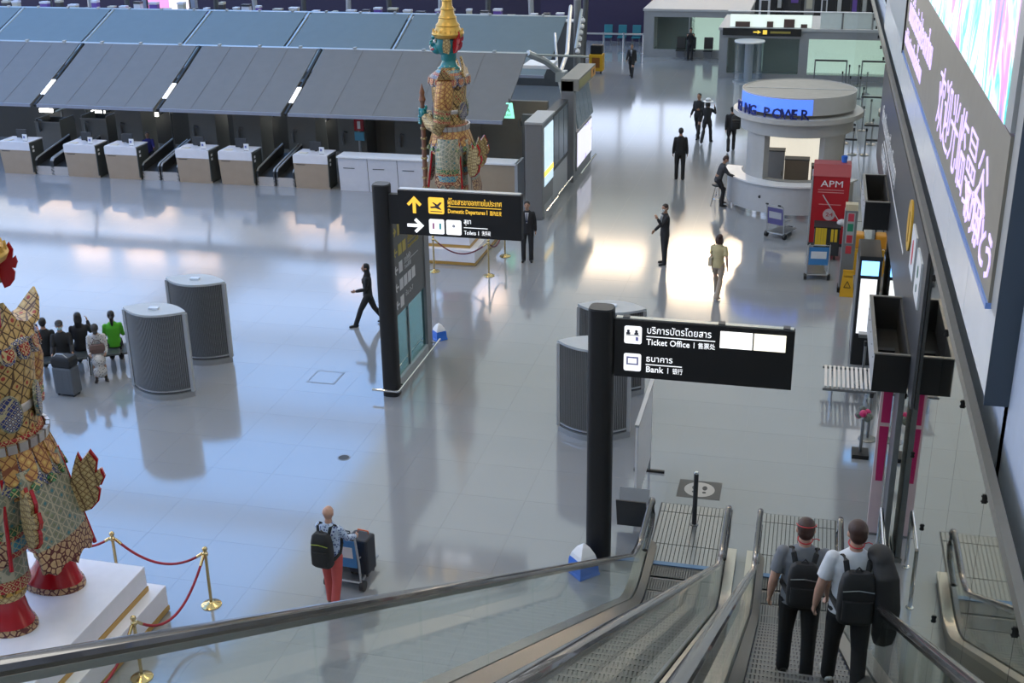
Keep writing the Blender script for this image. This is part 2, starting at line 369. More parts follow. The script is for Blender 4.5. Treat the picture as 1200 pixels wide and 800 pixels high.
def escalator(xc, label, nm=('', '')):
    t = thing('escalator', label, 'escalator', (xc, 17.0, 0), group='pair of escalators')
    for s in (-1, 1):
        xg = xc + s * .615
        hr = MB().tube(rail_pts(xg), .045, 10, flat=.62).build('handrail', rail_m, t, smooth=True)
        ribbon(xg - .026, xg + .026, .83, .87, -1.6, 17.45).build('guide_profile', chrome, hr)
        y = -1.6
        while y < 15.5:                                  # glass panels, each its own pane
            y2 = min(y + 1.5, 15.5)
            ribbon(xg - .006, xg + .006, .14, .84, y, y2 - .008).build('glass_panel', clear, t); y += 1.5
        mb = MB(); prof = [(15.5, zbend(15.5) + .14), (16.35, .14), (17.0, .14)]
        prof += [(17.45 + .25 * sin(k / 6 * pi), .625 - .25 * cos(k / 6 * pi)) for k in range(0, 7)]
        prof += [(16.35, .86), (16.0, zbend(16.0) + .86), (15.5, zbend(15.5) + .84)]
        mb.prism(prof, 'x', xg - .006, xg + .006); mb.build('glass_panel', clear, t)
        xi = xc + s * .505
        slope_ribbon(xg - s * .012, .15, xi, .04, -1.6, 17.5).build('inner_deck', deck_m, t)
        ribbon(min(xi, xi + s * .02), max(xi, xi + s * .02), -.30, .03, -1.6, 17.3).build('skirt', skirt_m, t)
        ow = .17
        ribbon(min(xg + s * .02, xg + s * ow), max(xg + s * .02, xg + s * ow), .06, .14, -1.6, 17.5).build('outer_deck', deck_m, t)
        ribbon(min(xg + s * (ow - .02), xg + s * ow), max(xg + s * (ow - .02), xg + s * ow), -.62, .06, -1.6, 17.3).build('side_cladding', cladm, t)
    ribbon(xc - .72, xc + .72, -.75, -.62, -1.6, 16.2).build('underside', cladm, t)
    # steps: shared mesh, nose toward +Y (down)
    sb = MB(); sb.mi = 0
    sb.box(-.5, .5, -.40, 0, -.06, 0); sb.mi = 1
    sb.box(-.5, .5, -.02, .0, -.23, -.06); sb.mi = 2
    for k in range(26): sb.box(-.5 + k / 26 + .008, -.5 + (k + 1) / 26 - .008, -.355, -.03, 0, .006)
    sb.mi = 3; sb.box(-.5, .5, -.03, 0, 0, .006)
    sme = sb.mesh('step', [step_m, riser_m, mat('cleat_metal', (.20, .20, .20), .4, .6), edge_m])
    for k in range(44):
        y = 17.0 - .4 * k
        if y < -.6: break
        z = zbend(y) if y > 15.4 else zs(y)
        o = bpy.data.objects.new('step', sme); COL.objects.link(o); o.parent = t
        o.location = (0, y - 17.0, z); ORG[o] = ORG[t]
    # comb and ribbed landing plate
    MB().box(xc - .5, xc + .5, 16.97, 17.07, -.02, .022).build('comb_plate', comb_m, t)
    lp = MB(); lp.mi = 1; lp.box(xc - .62, xc + .62, 17.0, 19.0, -.03, .004); lp.mi = 0
    for k in range(18):
        x = xc - .6 + 1.2 * k / 18; 
        for (a, b) in ((17.07, 17.62), (17.64, 18.68), (18.70, 18.98)): lp.box(x + .007, x + 1.2 / 18 - .007, a, b, .004, .012)
    lp.build('landing_plate', [plate_m, groove_m], t)
    return t
escalator(-1.435, 'empty escalator beside the statue side, dark steps with a blue reflection painted on the comb edge')
escalator(.295, 'escalator along the mirrored glass wall carrying the two men with backpacks')
t = thing('bollard', 'slim dark steel bollard standing on the ribbed escalator landing plate', 'bollard', (-1.42, 18.35, .012))
MB().cyl((-1.42, 18.35, .012), (-1.42, 18.35, .98), .04, n=16).build('post', charcoal, t, smooth=True)
MB().lathe([(.042, .98), (.042, 1.0), (.03, 1.012), (0, 1.014)], 16, (-1.42, 18.35, 0)).build('cap', chrome, t)
MB().lathe([(.075, .012), (.075, .022), (.05, .028), (.04, .03)], 16, (-1.42, 18.35, 0)).build('foot_flange', dsteel, t)
# square floor sticker beyond the landing
t = thing('floor_sticker', 'grey square floor sticker with a pale round footprint symbol beyond the landing', 'sticker', (-1.4, 19.6, 0))
MB().box(-1.83, -1.07, 19.28, 19.93, .001, .004).build('mat_sheet', dgrey, t)
mb = MB().lathe([(.27, .004), (.27, .006), (0, .006)], 24, (-1.45, 19.6, 0)); mb.build('pale_disc', mat('pale_disc', (.5, .49, .48), .5), t)
fp = MB()
for s in (-1, 1):
    fp.lathe([(.045, .006), (.045, .008), (0, .008)], 12, (-1.45 + s * .09, 19.66, 0), sy=1.8); fp.lathe([(.035, .006), (.035, .008), (0, .008)], 12, (-1.45 + s * .09, 19.5, 0))
fp.build('footprint_symbol', charcoal, t)
# ------------------------------------------------------------------ mirrored glass wall on the right, LED fascia above it
XW = 1.75
mirror = mat('mirror_glass', (.70, .68, .57), .025, 1.0, var=.02, scale=.6)
trim_m = mat('bronze_trim', (.24, .225, .19), .4, .5)
wl = thing('wall_right', 'mirrored glass wall', None, (XW, 20, 0)); del wl['label']; struct(wl)
y = 4.2; k = 0
while y < 60:
    y2 = y + 2.05
    MB().box(XW, XW + .02, y + .006, y2 - .006, .05, 5.44).build('glass_panel', mirror, wl)
    y = y2
MB().box(XW - .01, XW + .03, 4.2, 60, 0, .05).build('base_channel', dsteel, wl)
MB().box(XW - .035, XW + .045, 4.2, 60, 5.44, 5.56).build('top_trim', trim_m, wl)
cl = MB().boxc((0, 0, 0), (.025, .018, .09)).cyl((-.01, 0, .025), (-.02, 0, .025), .01, n=8).cyl((-.01, 0, -.025), (-.02, 0, -.025), .01, n=8).mesh('glass_clip', black)
for k in range(27):
    for z in (5.25,):
        o = bpy.data.objects.new('glass_clip', cl); COL.objects.link(o); o.parent = wl; o.location = (-.01, 4.2 + 2.05 * k - 20, z)
for k in range(10):
    o = bpy.data.objects.new('glass_clip', cl); COL.objects.link(o); o.parent = wl; o.location = (-.01, 4.2 + 2.05 * k - 20, 2.6)
rc = thing('wall_right_recess', None, None, (XW + .2, 20, 4.5)); struct(rc)
rcm = mat('pale_blue_recess_panel', (.47, .54, .68), .4)
y = 2.0
while y < 60:
    MB().box(XW + .2, XW + .26, y + .005, y + 2.295, 4.4, 5.89 if y > 10.9 else 10.4).build('recess_panel', rcm, rc); y += 2.3 if y < 8.7 or y > 9 else 2.1
# fascia block carrying the LED boards
fas = mat('satin_aluminium_panel', (.80, .82, .86), .25, .1, var=.05, scale=2)
fb = thing('wall_right_fascia', None, None, (XW, 11, 5.9)); struct(fb)
for k in range(11):
    a, b = 11.0 + 2.3 * k, 13.3 + 2.3 * k
    MB().box(XW, XW + .05, a + .008, b - .008, 5.9, 6.68).build('fascia_panel', fas, fb)
MB().box(XW + .05, XW + 2.5, 11.02, 36.3, 5.9, 12).build('fascia_core', fas, fb)
MB().box(XW - .02, XW + 2.5, 11.0, 11.02, 5.87, 13).build('end_panel', mat('blue_grey_end_panel', (.055, .075, .10), .45), fb)
MB().box(XW - .01, XW + .05, 11.02, 11.42, 6.68, 12).build('end_trim', lgrey, fb)
MB().box(XW, XW + .05, 26.8, 36.3, 6.68, 12).build('upper_panel', mat('pale_blue_panel', (.40, .45, .50), .35, .3), fb)
# LED text board and picture screen (flat print)
led_back = mat('led_board_back', (.26, .24, .20), .45, var=.12, scale=3)
led_txt = mat('led_lettering', (.5, .45, .7), .4, emit=.6, ecol=(.66, .5, 1.0))
lt = thing('led_text_board', 'long grey LED board with rows of glowing lilac lettering', 'LED board', (XW - .04, 18, 6.7))
MB().box(XW - .04, XW, 11.42, 26.7, 6.72, 8.27).build('board', led_back, lt)
MB().box(XW - .06, XW, 11.42, 26.7, 6.66, 6.72).build('blue_edge_strip', mat('blue_glow_strip', (.2, .35, .8), .3, .3), lt)
MB().box(XW - .07, XW, 26.7, 26.82, 6.66, 9.6).build('end_frame', black, lt)
xd, yd = (0, -1, 0), (0, 0, 1)
rows = [('ยินดีต้อนรับสู่ประเทศไทย', .62, 26.0, 7.42, .004), ('ขอให้ท่านเดินทางโดยสวัสดิภาพ', .40, 26.5, 6.92, .004), ('欢迎光临曼谷', 1.0, 18.3, 7.0, -.012), ('ท่าอากาศยาน', .46, 19.2, 7.92, .004)]
for st, sz, yy, zz, bo in rows[:3]:
    MB().text(st, sz, (XW - .045, yy, zz), xd, yd, .006, bold=bo).build('lettering', led_txt, lt)
MB().text('ありがとう', .5, (XW - .045, 14.0, 6.86), xd, yd, .006, bold=.008).build('lettering', led_txt, lt)
def screen_mat():
    m = mat('led_picture', (.6, .6, .8), .4); t = m.node_tree; p = t.nodes['Principled BSDF']
    c = t.nodes.new('ShaderNodeTexCoord'); mp = t.nodes.new('ShaderNodeMapping'); mp.inputs['Scale'].default_value = (1, .8, .35); t.links.new(c.outputs['Object'], mp.inputs[0])
    n = t.nodes.new('ShaderNodeTexNoise'); n.inputs['Scale'].default_value = 1.3; n.inputs['Detail'].default_value = 5; n.inputs['Distortion'].default_value = .8; t.links.new(mp.outputs[0], n.inputs[0])
    r = t.nodes.new('ShaderNodeValToRGB'); e = r.color_ramp; e.elements[0].position = .28; e.elements[0].color = (.02, .08, .35, 1); e.elements[1].position = .72; e.elements[1].color = (.95, .8, 1, 1)
    for ps, cc in ((.36, (.25, .3, .95)), (.43, (.75, .3, .9)), (.48, (.95, .85, 1)), (.53, (.1, .75, .7)), (.58, (1, .97, .98)), (.64, (.9, .6, .95))):
        q = e.elements.new(ps); q.color = (*cc, 1)
    t.links.new(n.outputs['Fac'], r.inputs[0]); t.links.new(r.outputs[0], p.inputs['Emission Color']); t.links.new(r.outputs[0], p.inputs['Base Color']); p.inputs['Emission Strength'].default_value = .48
    return m
ls = thing('led_picture_screen', 'large LED screen glowing pink, white and turquoise above the lettering', 'screen', (XW - .06, 18, 8.3))
MB().box(XW - .06, XW, 11.8, 23.6, 8.3, 12).build('display', screen_mat(), ls)
MB().box(XW - .05, XW, 11.42, 11.8, 8.3, 12).build('side_frame', lgrey, ls)
# ---- dark sign panel fixed over the glass, with logos and lettering
dp = thing('bank_sign_panel', 'dark sign panel on the glass wall with white lettering and logo plates', 'sign', (1.7, 17, 3.1))
MB().box(1.70, 1.745, 17.05, 33, 3.05, 5.42).build('panel', mat('slate_sign_panel', (.05, .052, .058), .4), dp)
lw = mat('white_print', (.75, .75, .76), .5)
MB().text('บริการรับแลกเปลี่ยนเงินตรา', .62, (1.695, 31.8, 4.25), xd, yd, .004).build('lettering', lw, dp)
MB().text('CURRENCY', .5, (1.695, 30.6, 3.62), xd, yd, .004).build('lettering', lw, dp)
MB().box(1.692, 1.70, 21.2, 30, 4.08, 4.12).build('rule_line', lw, dp)
def disc_x(x, y, z, ry, rz, th, n=28): return MB().loft([[(x + q, y + ry * cos(2 * pi * k / n), z + rz * sin(2 * pi * k / n)) for k in range(n)] for q in (0, -th)])
disc_x(1.70, 20.3, 4.87, .42, .42, .03).build('yellow_round_plate', mat('yellow_plate', (.62, .36, .03), .4), dp)
MB().box(1.662, 1.67, 20.27, 20.33, 4.6, 5.1).build('plate_mark', mat('amber_mark', (.35, .2, .03), .5), dp)
wp = mat('white_plate', (.72, .74, .76), .35)
p1 = MB().box(1.67, 1.70, 18.75, 19.55, 4.42, 5.12).build('white_logo_plate', wp, dp)
disc_x(1.67, 19.15, 4.77, .1, .2, .006).build('red_mark', mat('red_mark', (.6, .05, .08), .4), p1)
p2 = MB().box(1.67, 1.70, 17.55, 18.35, 4.40, 5.10).build('white_logo_plate', wp, dp)
disc_x(1.67, 17.95, 4.85, .08, .09, .006).build('green_mark', mat('green_mark', (.03, .16, .10), .4), p2)
disc_x(1.67, 17.95, 4.6, .06, .06, .006).build('green_mark', MT.get('g') or mat('dark_green_mark', (.03, .12, .09), .4), p2)
# ---- open-topped black light-box canopies over the cash machines
boxin = mat('box_inside', (.03, .027, .024), .6)
edgem = mat('box_edge_trim', (.20, .19, .17), .4, .5)
def signbox(x0, x1, y0, y1, z0, z1, lab):
    t = thing('machine_canopy_box', lab, 'canopy box', ((x0 + x1) / 2, y0, z0), group='black canopy boxes on the glass wall'); w = .035
    MB().box(x0, x1, y0, y0 + w, z0, z1).build('front_panel', black, t)
    MB().box(x0, x1, y1 - w, y1, z0, z1).build('rear_panel', boxin, t)
    MB().box(x0, x0 + w, y0 + w, y1 - w, z0, z1).build('side_panel', lgrey, t)
    MB().box(x1 - w, x1, y0 + w, y1 - w, z0, z1).build('side_panel', boxin, t)
    MB().box(x0 + w, x1 - w, y0 + w, y1 - w, z0, z0 + .04).build('bottom_panel', boxin, t)
    e = .012
    MB().box(x0 - e, x1, y0 - e, y0 + w + e, z1, z1 + .02).build('rim', edgem, t); MB().box(x0 - e, x1, y1 - w - e, y1 + e, z1, z1 + .02).build('rim', edgem, t)
    MB().box(x0 - e, x0 + w + e, y0 + w + e, y1 - w - e, z1, z1 + .02).build('rim', edgem, t)
    for k in range(2): MB().box(x0 + .12, x1 - .12, y0 + .5 + k * .9, y0 + .62 + k * .9, z0 + .045, z0 + .12).build('light_fitting', charcoal, t)
    for k in range(5): MB().cyl((x0 - .02, y0 + .25 + k * (y1 - y0 - .5) / 4, z1 - .15), (x0, y0 + .25 + k * (y1 - y0 - .5) / 4, z1 - .15), .012, n=8).build('bolt', chrome, t)
    return t
signbox(1.18, 1.695, 17.78, 20.4, 2.98, 3.58, 'nearest black open-topped canopy box over the grey pillar')
signbox(1.2, 1.695, 25.57, 27.9, 3.22, 3.8, 'farther black canopy box above the glowing blue cash machine')
# grey pillar carrying the near box, and steel guard tubes
pm = mat('grey_pillar', (.13, .14, .145), .4, .2)
t = thing('canopy_pillar', 'grey pillar under the nearest canopy box against the glass', 'pillar', (1.65, 18.1, 0))
MB().box(1.60, 1.69, 17.88, 18.6, .08, 2.97).build('shaft', pm, t, bev=.01)
MB().box(1.58, 1.72, 17.86, 18.62, 0, .08).build('base_plinth', dsteel, t)
t = thing('guard_rail', 'upright steel tube guard standing in front of the grey pillar', 'rail', (1.5, 17.5, 0))
for (yy, h) in ((17.75, 1.0), (16.6, 1.0)):
    MB().cyl((1.52, yy, 0), (1.52, yy, h), .03, n=12).build('upright', chrome, t, smooth=True)
    MB().lathe([(.06, 0), (.06, .015), (.03, .02)], 12, (1.52, yy, 0)).build('foot_flange', chrome, t)
MB().tube([(1.52, 17.75, 1.0), (1.52, 16.6, 1.0)], .03, 12).build('top_rail', chrome, t, smooth=True)
# cash machines under the boxes
pink = mat('pink_print', (.55, .02, .14), .4); palep = mat('pale_pink_print', (.72, .55, .56), .4)
def atm(x0, x1, y0, y1, h, lab, c1, c2, lit=False):
    t = thing('cash_machine', lab, 'cash machine', ((x0 + x1) / 2, y0, 0), group='cash machines on the glass wall')
    MB().box(x0, x1, y0, y1, 0, h).build('cabinet', c1, t, bev=.02)
    MB().box(x0 - .012, x0, y0 + .08, y1 - .08, .25, h - .3).build('side_print', c2, t)
    MB().box(x0 + .05, x1 - .05, y0 - .012, y0, h - .42, h - .1).build('header', mat('blue_header', (.05, .25, .8), .4, emit=1.6, ecol=(.2, .5, 1)) if lit else c2, t)
    MB().box(x0 + .06, x1 - .06, y0 - .012, y0, .75, h - .5).build('front_print', lit_white if lit else mat('grey_screen', (.1, .1, .12), .3), t)
    MB().box(x0 + .12, x1 - .1, y0 - .2, y0, .72, .8).build('keypad_shelf', dsteel, t)
    return t
t = thing('advert_stand', 'slim pink and white advertising stand beside the grey pillar', 'advert', (1.5, 18.8, 0))
MB().box(1.40, 1.58, 18.7, 18.8, .02, 2.85).build('board', palep, t)
MB().box(1.44, 1.58, 18.69, 18.70, 2.05, 2.8).build('pink_print', pink, t); MB().prism([(1.45, 1.0), (1.56, 1.0), (1.57, 1.98), (1.43, 1.98)], 'y', 18.69, 18.70).build('pink_print', pink, t)
MB().box(1.36, 1.60, 18.66, 18.84, 0, .02).build('foot', dsteel, t)
atm(1.22, 1.68, 26.0, 27.3, 2.5, 'glowing cash machine with blue header and white front panel', black, dsteel, True)
# ------------------------------------------------------------------ overhead direction signs
SX, SY = (1, 0, 0), (0, 0, 1)
def rrect(x, y, z, w, h, r, th, mb=None):
    """rounded plate facing -Y, lower-left corner x,z"""
    pts = []
    for cx, cz, a0 in ((x + w - r, z + r, -pi / 2), (x + w - r, z + h - r, 0), (x + r, z + h - r, pi / 2), (x + r, z + r, pi)):
        for k in range(4): a = a0 + k / 3 * pi / 2; pts.append((cx + r * cos(a), cz + r * sin(a)))
    return (mb or MB()).prism(pts, 'y', y - th, y)
def arrow(x, y, z, s, up, th=.008):
    P = [(-.09, -.5), (.09, -.5), (.09, .12), (.30, -.10), (.42, .02), (0, .46), (-.42, .02), (-.30, -.10), (-.09, .12)]
    if not up: P = [(b, -a) for a, b in P]
    return MB().prism([(x + a * s, z + b * s) for a, b in P], 'y', y - th, y)
pic = mat('pictogram_dark', (.05, .05, .07), .5)
def post(x, y, h, rx, ry, t, m=black):
    n = 20; ring = [(x + rx * math.copysign(abs(cos(a)) ** .6, cos(a)), y + ry * math.copysign(abs(sin(a)) ** .6, sin(a))) for a in [2 * pi * k / n for k in range(n)]]
    MB().prism(ring, 'z', 0, h).build('post', m, t, smooth=True)
    MB().prism([(x + (px - x) * .93, y + (py - y) * .93) for px, py in ring], 'z', h, h + .025).build('post_cap', charcoal, t)
# --- Ticket office / bank
t = thing('ticket_office_sign', 'tall black sign on a post reading Ticket Office and Bank', 'sign', (-2.82, 17, 0))
post(-2.825, 17, 4.3, .195, .17, t)
MB().box(-2.62, 0, 16.93, 17.07, 3.25, 4.17).build('sign_box', black, t, bev=.006)
MB().box(-2.6, -.02, 16.95, 17.05, 4.17, 4.19).build('top_cover', steel, t)
for x in (-2.45, -1.05, -.12): MB().box(x - .05, x + .05, 16.94, 17.06, 4.19, 4.205).build('top_clip', charcoal, t)
yf = 16.928
def ptext(st, sz, x, z, m, par, al='LEFT', bold=.0, y=None, w=None): MB().text(st, sz, (x, yf if y is None else y, z), SX, SY, .004, al, bold, w).build('lettering', m, par)
a = rrect(-2.47, yf, 3.80, .26, .28, .03, .006).build('pictogram_plate', lit_white, t)
for q in (-2.42, -2.30): MB().lathe([(.022, 0), (.022, .004), (0, .004)], 10, (q + .01, yf - .006, 4.0), R=Matrix.Rotation(pi / 2, 3, 'X')).build('figure_head', pic, a); MB().box(q - .02, q + .04, yf - .010, yf - .006, 3.945, 3.98).build('figure_body', pic, a)
MB().box(-2.44, -2.24, yf - .010, yf - .006, 3.93, 3.94).build('counter_line', pic, a); MB().box(-2.30, -2.26, yf - .010, yf - .006, 3.85, 3.91).build('ticket_mark', mat('violet_print', (.4, .38, .8), .5), a)
a = rrect(-2.47, yf, 3.36, .26, .28, .03, .006).build('pictogram_plate', lit_white, t)
MB().box(-2.43, -2.25, yf - .010, yf - .006, 3.46, 3.59).build('banknote_mark', mat('violet_print2', (.35, .34, .6), .5), a)
MB().box(-2.405, -2.275, yf - .013, yf - .009, 3.485, 3.565).build('banknote_inner', lit_white, a)
ptext('บริการบัตรโดยสาร', .15, -2.14, 3.98, lit_white, t, w=0.94); MB().box(-2.14, -1.13, yf - .006, yf, 3.925, 3.937).build('rule_line', lit_white, t)
ptext('Ticket Office', .135, -2.14, 3.80, lit_white, t, w=0.64, bold=.001); MB().box(-1.44, -1.43, yf - .006, yf, 3.80, 3.89).build('divider', lit_white, t); ptext('售票处', .1, -1.38, 3.805, lit_white, t, w=0.25)
ptext('ธนาคาร', .135, -2.14, 3.53, lit_white, t, w=0.39); MB().box(-2.14, -1.6, yf - .006, yf, 3.475, 3.487).build('rule_line', lit_white, t)
ptext('Bank', .135, -2.14, 3.36, lit_white, t, w=0.26, bold=.001); MB().box(-1.81, -1.80, yf - .006, yf, 3.36, 3.45).build('divider', lit_white, t); ptext('银行', .1, -1.74, 3.365, lit_white, t, w=0.15)
MB().box(-1.06, -.595, yf - .008, yf, 3.84, 4.10).build('lit_panel', mat('lit_panel_bright', (.9, .9, .9), .4, emit=.75, ecol=(1, .99, .95)), t)
MB().box(-.575, -.12, yf - .008, yf, 3.84, 4.10).build('lit_panel', mat('lit_panel_cream', (.9, .9, .8), .4, emit=.6, ecol=(1, .93, .75)), t)
# --- domestic departures + directory board along the walkway
t = thing('domestic_departures_sign', 'tall black sign on a post reading Domestic Departures and Toilets', 'sign', (-8.17, 22.4, 0))
post(-8.17, 22.42, 4.53, .175, .17, t)
MB().box(-8.0, -7.78, 22.32, 22.46, 3.77, 4.37).build('sign_neck', black, t)
MB().box(-7.8, -5.3, 22.3, 22.46, 3.57, 4.47).build('sign_box', black, t, bev=.006)
MB().box(-7.78, -5.32, 22.31, 22.45, 4.47, 4.495).build('top_cover', steel, t)
yf = 22.298
arrow(-7.46, yf, 4.20, .36, True).build('arrow', lit_yellow, t)
a = rrect(-7.17, yf, 4.03, .32, .33, .03, .006).build('pictogram_plate', lit_yellow, t)
MB().prism([(-7.13, 4.17), (-7.02, 4.19), (-6.93, 4.27), (-6.89, 4.26), (-6.96, 4.18), (-6.90, 4.12), (-6.94, 4.12), (-7.03, 4.15), (-7.12, 4.14)], 'y', yf - .012, yf - .006).build('plane_mark', pic, a)
MB().prism([(-7.09, 4.26), (-7.06, 4.26), (-6.98, 4.21), (-7.02, 4.19)], 'y', yf - .012, yf - .006).build('plane_wing_mark', pic, a)
MB().box(-7.13, -6.89, yf - .012, yf - .006, 4.07, 4.085).build('runway_mark', pic, a)
ptext('ผู้โดยสารขาออกภายในประเทศ', .155, -6.78, 4.235, lit_yellow, t, w=1.08); MB().box(-6.78, -5.70, yf - .006, yf, 4.185, 4.197).build('rule_line', lit_yellow, t)
ptext('Domestic Departures', .118, -6.78, 4.06, lit_yellow, t, w=0.75, bold=.001); MB().box(-5.99, -5.98, yf - .006, yf, 4.06, 4.15).build('divider', lit_yellow, t)
ptext('国内出发', .1, -5.93, 4.06, lit_yellow, t, w=0.23)
arrow(-7.44, yf, 3.77, .36, False).build('arrow', lit_white, t)
a = rrect(-7.17, yf, 3.62, .31, .30, .03, .006).build('pictogram_plate', lit_white, t)
MB().box(-7.10, -7.06, yf - .010, yf - .006, 3.72, 3.84).build('figure_mark', mat('pink_figure', (.8, .3, .5), .5), a); MB().box(-6.96, -6.92, yf - .010, yf - .006, 3.72, 3.84).build('figure_mark', mat('teal_figure', (.1, .55, .6), .5), a)
a = rrect(-6.82, yf, 3.62, .31, .30, .03, .006).build('pictogram_plate', lit_white, t)
MB().lathe([(.03, 0), (.03, .004), (0, .004)], 10, (-6.665, yf - .006, 3.8), R=Matrix.Rotation(pi / 2, 3, 'X')).build('figure_mark', mat('faint_grey_print', (.5, .5, .55), .5), a)
ptext('สุขา', .14, -6.46, 3.86, lit_white, t, w=0.14); MB().box(-6.46, -5.98, yf - .006, yf, 3.775, 3.787).build('rule_line', lit_white, t)
ptext('Toilets', .115, -6.46, 3.64, lit_white, t, w=0.24); MB().box(-6.17, -6.16, yf - .006, yf, 3.64, 3.72).build('divider', lit_white, t)
ptext('洗手间', .1, -6.10, 3.645, lit_white, t, w=0.17)
# directory board: faces +X, text runs along +Y
t = thing('directory_board', 'dark directory board with arrows over a teal glass base, behind the departures post', 'sign', (-8.15, 23.8, 0))
YD, ZD = (0, 1, 0), (0, 0, 1)
dirp = mat('directory_panel', (.055, .055, .05), .35)
MB().box(-8.20, -8.10, 22.62, 24.72, 1.62, 3.7).build('panel', dirp, t)
MB().box(-8.20, -8.08, 24.72, 25.05, 0, 3.72).build('end_post', mgrey, t, bev=.01)
teal = glass('teal_glass', (.30, .55, .52), extra=.06)
MB().box(-8.16, -8.14, 22.62, 23.55, .22, 1.60).build('glass_pane', teal, t); MB().box(-8.16, -8.14, 23.57, 24.70, .22, 1.60).build('glass_pane', teal, t)
MB().box(-8.18, -8.12, 23.54, 23.58, .2, 1.62).build('glass_mullion', mgrey, t)
MB().box(-8.22, -8.08, 22.62, 24.72, 0, .22).build('base_plinth', lgrey, t)
MB().tube([(-8.48, 22.16, .2), (-8.50, 22.12, .2), (-7.95, 22.12, .2), (-7.93, 22.14, .2), (-7.93, 25.12, .2)], .025, 8).build('kick_rail', chrome, t, smooth=True)
for q in (22.5, 24.9): MB().cyl((-7.93, q, .2), (-8.1, q, .2), .016, n=8).build('rail_bracket', chrome, t)
yw = mat('dull_yellow_print', (.42, .33, .06), .5); ww = mat('dull_white_print', (.55, .55, .55), .5)
def dtext(st, sz, y, z, m): MB().text(st, sz, (-8.098, y, z), YD, ZD, .003, w=min(.95, .062 * len(st))).build('lettering', m, t)
def darrow(y, z, s, left, m):
    P = [(-.09, -.5), (.09, -.5), (.09, .12), (.30, -.10), (.42, .02), (0, .46), (-.42, .02), (-.30, -.10), (-.09, .12)]
    P = [(-b, a) for a, b in P] if left else [(b, -a) for a, b in P]
    MB().prism([(y + a * s, z + b * s) for a, b in P], 'x', -8.1, -8.094).build('arrow', m, t)
for z, m, left, n, th, en in ((3.42, yw, False, 1, 'ผู้โดยสารขาเข้า', 'Arrivals到达'), (2.98, yw, True, 2, 'ผู้โดยสารขาออก', 'Departures出发'), (2.60, ww, True, 1, 'รถไฟฟ้า', 'Train机场'), (2.22, ww, True, 4, '', ''), (1.84, ww, True, 1, 'ชั้น 2-7', '')):
    darrow(22.83, z, .24, left, m)
    for k in range(n): MB().box(-8.1, -8.094, 23.02 + k * .27, 23.24 + k * .27, z - .12, z + .12).build('pictogram_plate', m, t)
    y = 23.1 + n * .27
    if th: dtext(th, .15, y, z + .02, m)
    if en: dtext(en, .12, y, z - .14, m); MB().box(-8.1, -8.096, y, y + .95, z - .015, z - .005).build('rule_line', m, t)
# small blue caution cone standing behind the directory board
def caution_cone(x, y, s, lab):
    t = thing('caution_cone', lab, 'cone', (x, y, 0), group='blue and white caution cones')
    MB().lathe([(.27 * s, 0), (.27 * s, .03), (.25 * s, .06), (.235 * s, .22 * s)], 4, (x, y, 0)).build('blue_base', bluep, t)
    MB().lathe([(.235 * s, .22 * s), (.19 * s, .36 * s), (.10 * s, .48 * s), (.0, .54 * s)], 4, (x, y, 0)).build('white_top', white, t)
    MB().lathe([(.24 * s, .22 * s), (.222 * s, .29 * s)], 4, (x, y, 0)).build('blue_band', bluep, t)
caution_cone(-8.1, 25.62, .75, 'small blue cone peeking out behind the directory board')
caution_cone(-2.98, 16.5, 1.0, 'blue and white cone at the foot of the ticket office post')
# ------------------------------------------------------------------ lens-shaped air outlets with vertical slats
slat_m = mat('outlet_slat', (.30, .305, .31), .35, .6); shell_m = mat('outlet_shell', (.34, .35, .36), .4, .5); back_m = mat('outlet_back', (.10, .10, .105), .5); topm = mat('outlet_top', (.42, .45, .47), .45)
def outlet():
    t = thing('air_outlet', 'x', 'air outlet', L0); W2, D, Hh = .70, .36, 1.86
    def arc(s, sc=1.0, n=17): return [(-W2 * sc + 2 * W2 * sc * k / (n - 1), s * D * sc * (1 - ((2 * k / (n - 1) - 1) ** 2))) for k in range(n)]
    lens = arc(-1) + arc(1)[-2:0:-1]
    MB().prism([(x * .95, y * .86) for x, y in lens], 'z', .12, Hh).build('core', back_m, t)
    MB().prism([(x * 1.02, y * 1.04) for x, y in lens], 'z', 0, .12).build('plinth', shell_m, t)
    MB().prism([(x * 1.02, y * 1.04) for x, y in lens], 'z', Hh, Hh + .05).build('top_lid', topm, t)
    MB().prism([(x * 1.0, y * 1.0) for x, y in lens], 'z', .17, .20).build('lower_band', steel, t)
    for s in (-1, 1): MB().box(s * W2 - .035 - .01 * s, s * W2 + .03 - .01 * s, -.045, .045, .12, Hh).build('edge_profile', lgrey, t)
    n = 44; sm = MB().box(-.007, .007, -.016, .016, .2, Hh - .02).mesh('slat', slat_m)
    for s in (-1, 1):
        for k in range(n):
            u = -1 + 2 * (k + .5) / n; x = u * W2 * .94
            o = bpy.data.objects.new('slat', sm); COL.objects.link(o); o.parent = t; o.location = (x, s * (D * (1 - u * u) * .93 + .004), 0); ORG[o] = L0
    MB().prism([(-.09, -.07), (.11, -.05), (.09, .07), (-.11, .05)], 'z', Hh + .05, Hh + .09).build('sensor_box', mat('white_plastic', (.62, .68, .78), .4), t)
    return t
ot = outlet()
labs = ['nearer slatted lens-shaped air outlet beside the waiting group', 'farther slatted air outlet behind the one beside the waiting group', 'slatted air outlet standing behind the ticket office post', 'second slatted air outlet farther behind the ticket office sign']
for i, (x, y) in enumerate(((-12.94, 21.45), (-12.98, 23.35), (-3.7, 21.45), (-3.7, 23.5))):
    o = ot if i == 0 else copy_tree(ot); put(o, (x, y, 0), 0, labs[i], 'slatted air outlets')
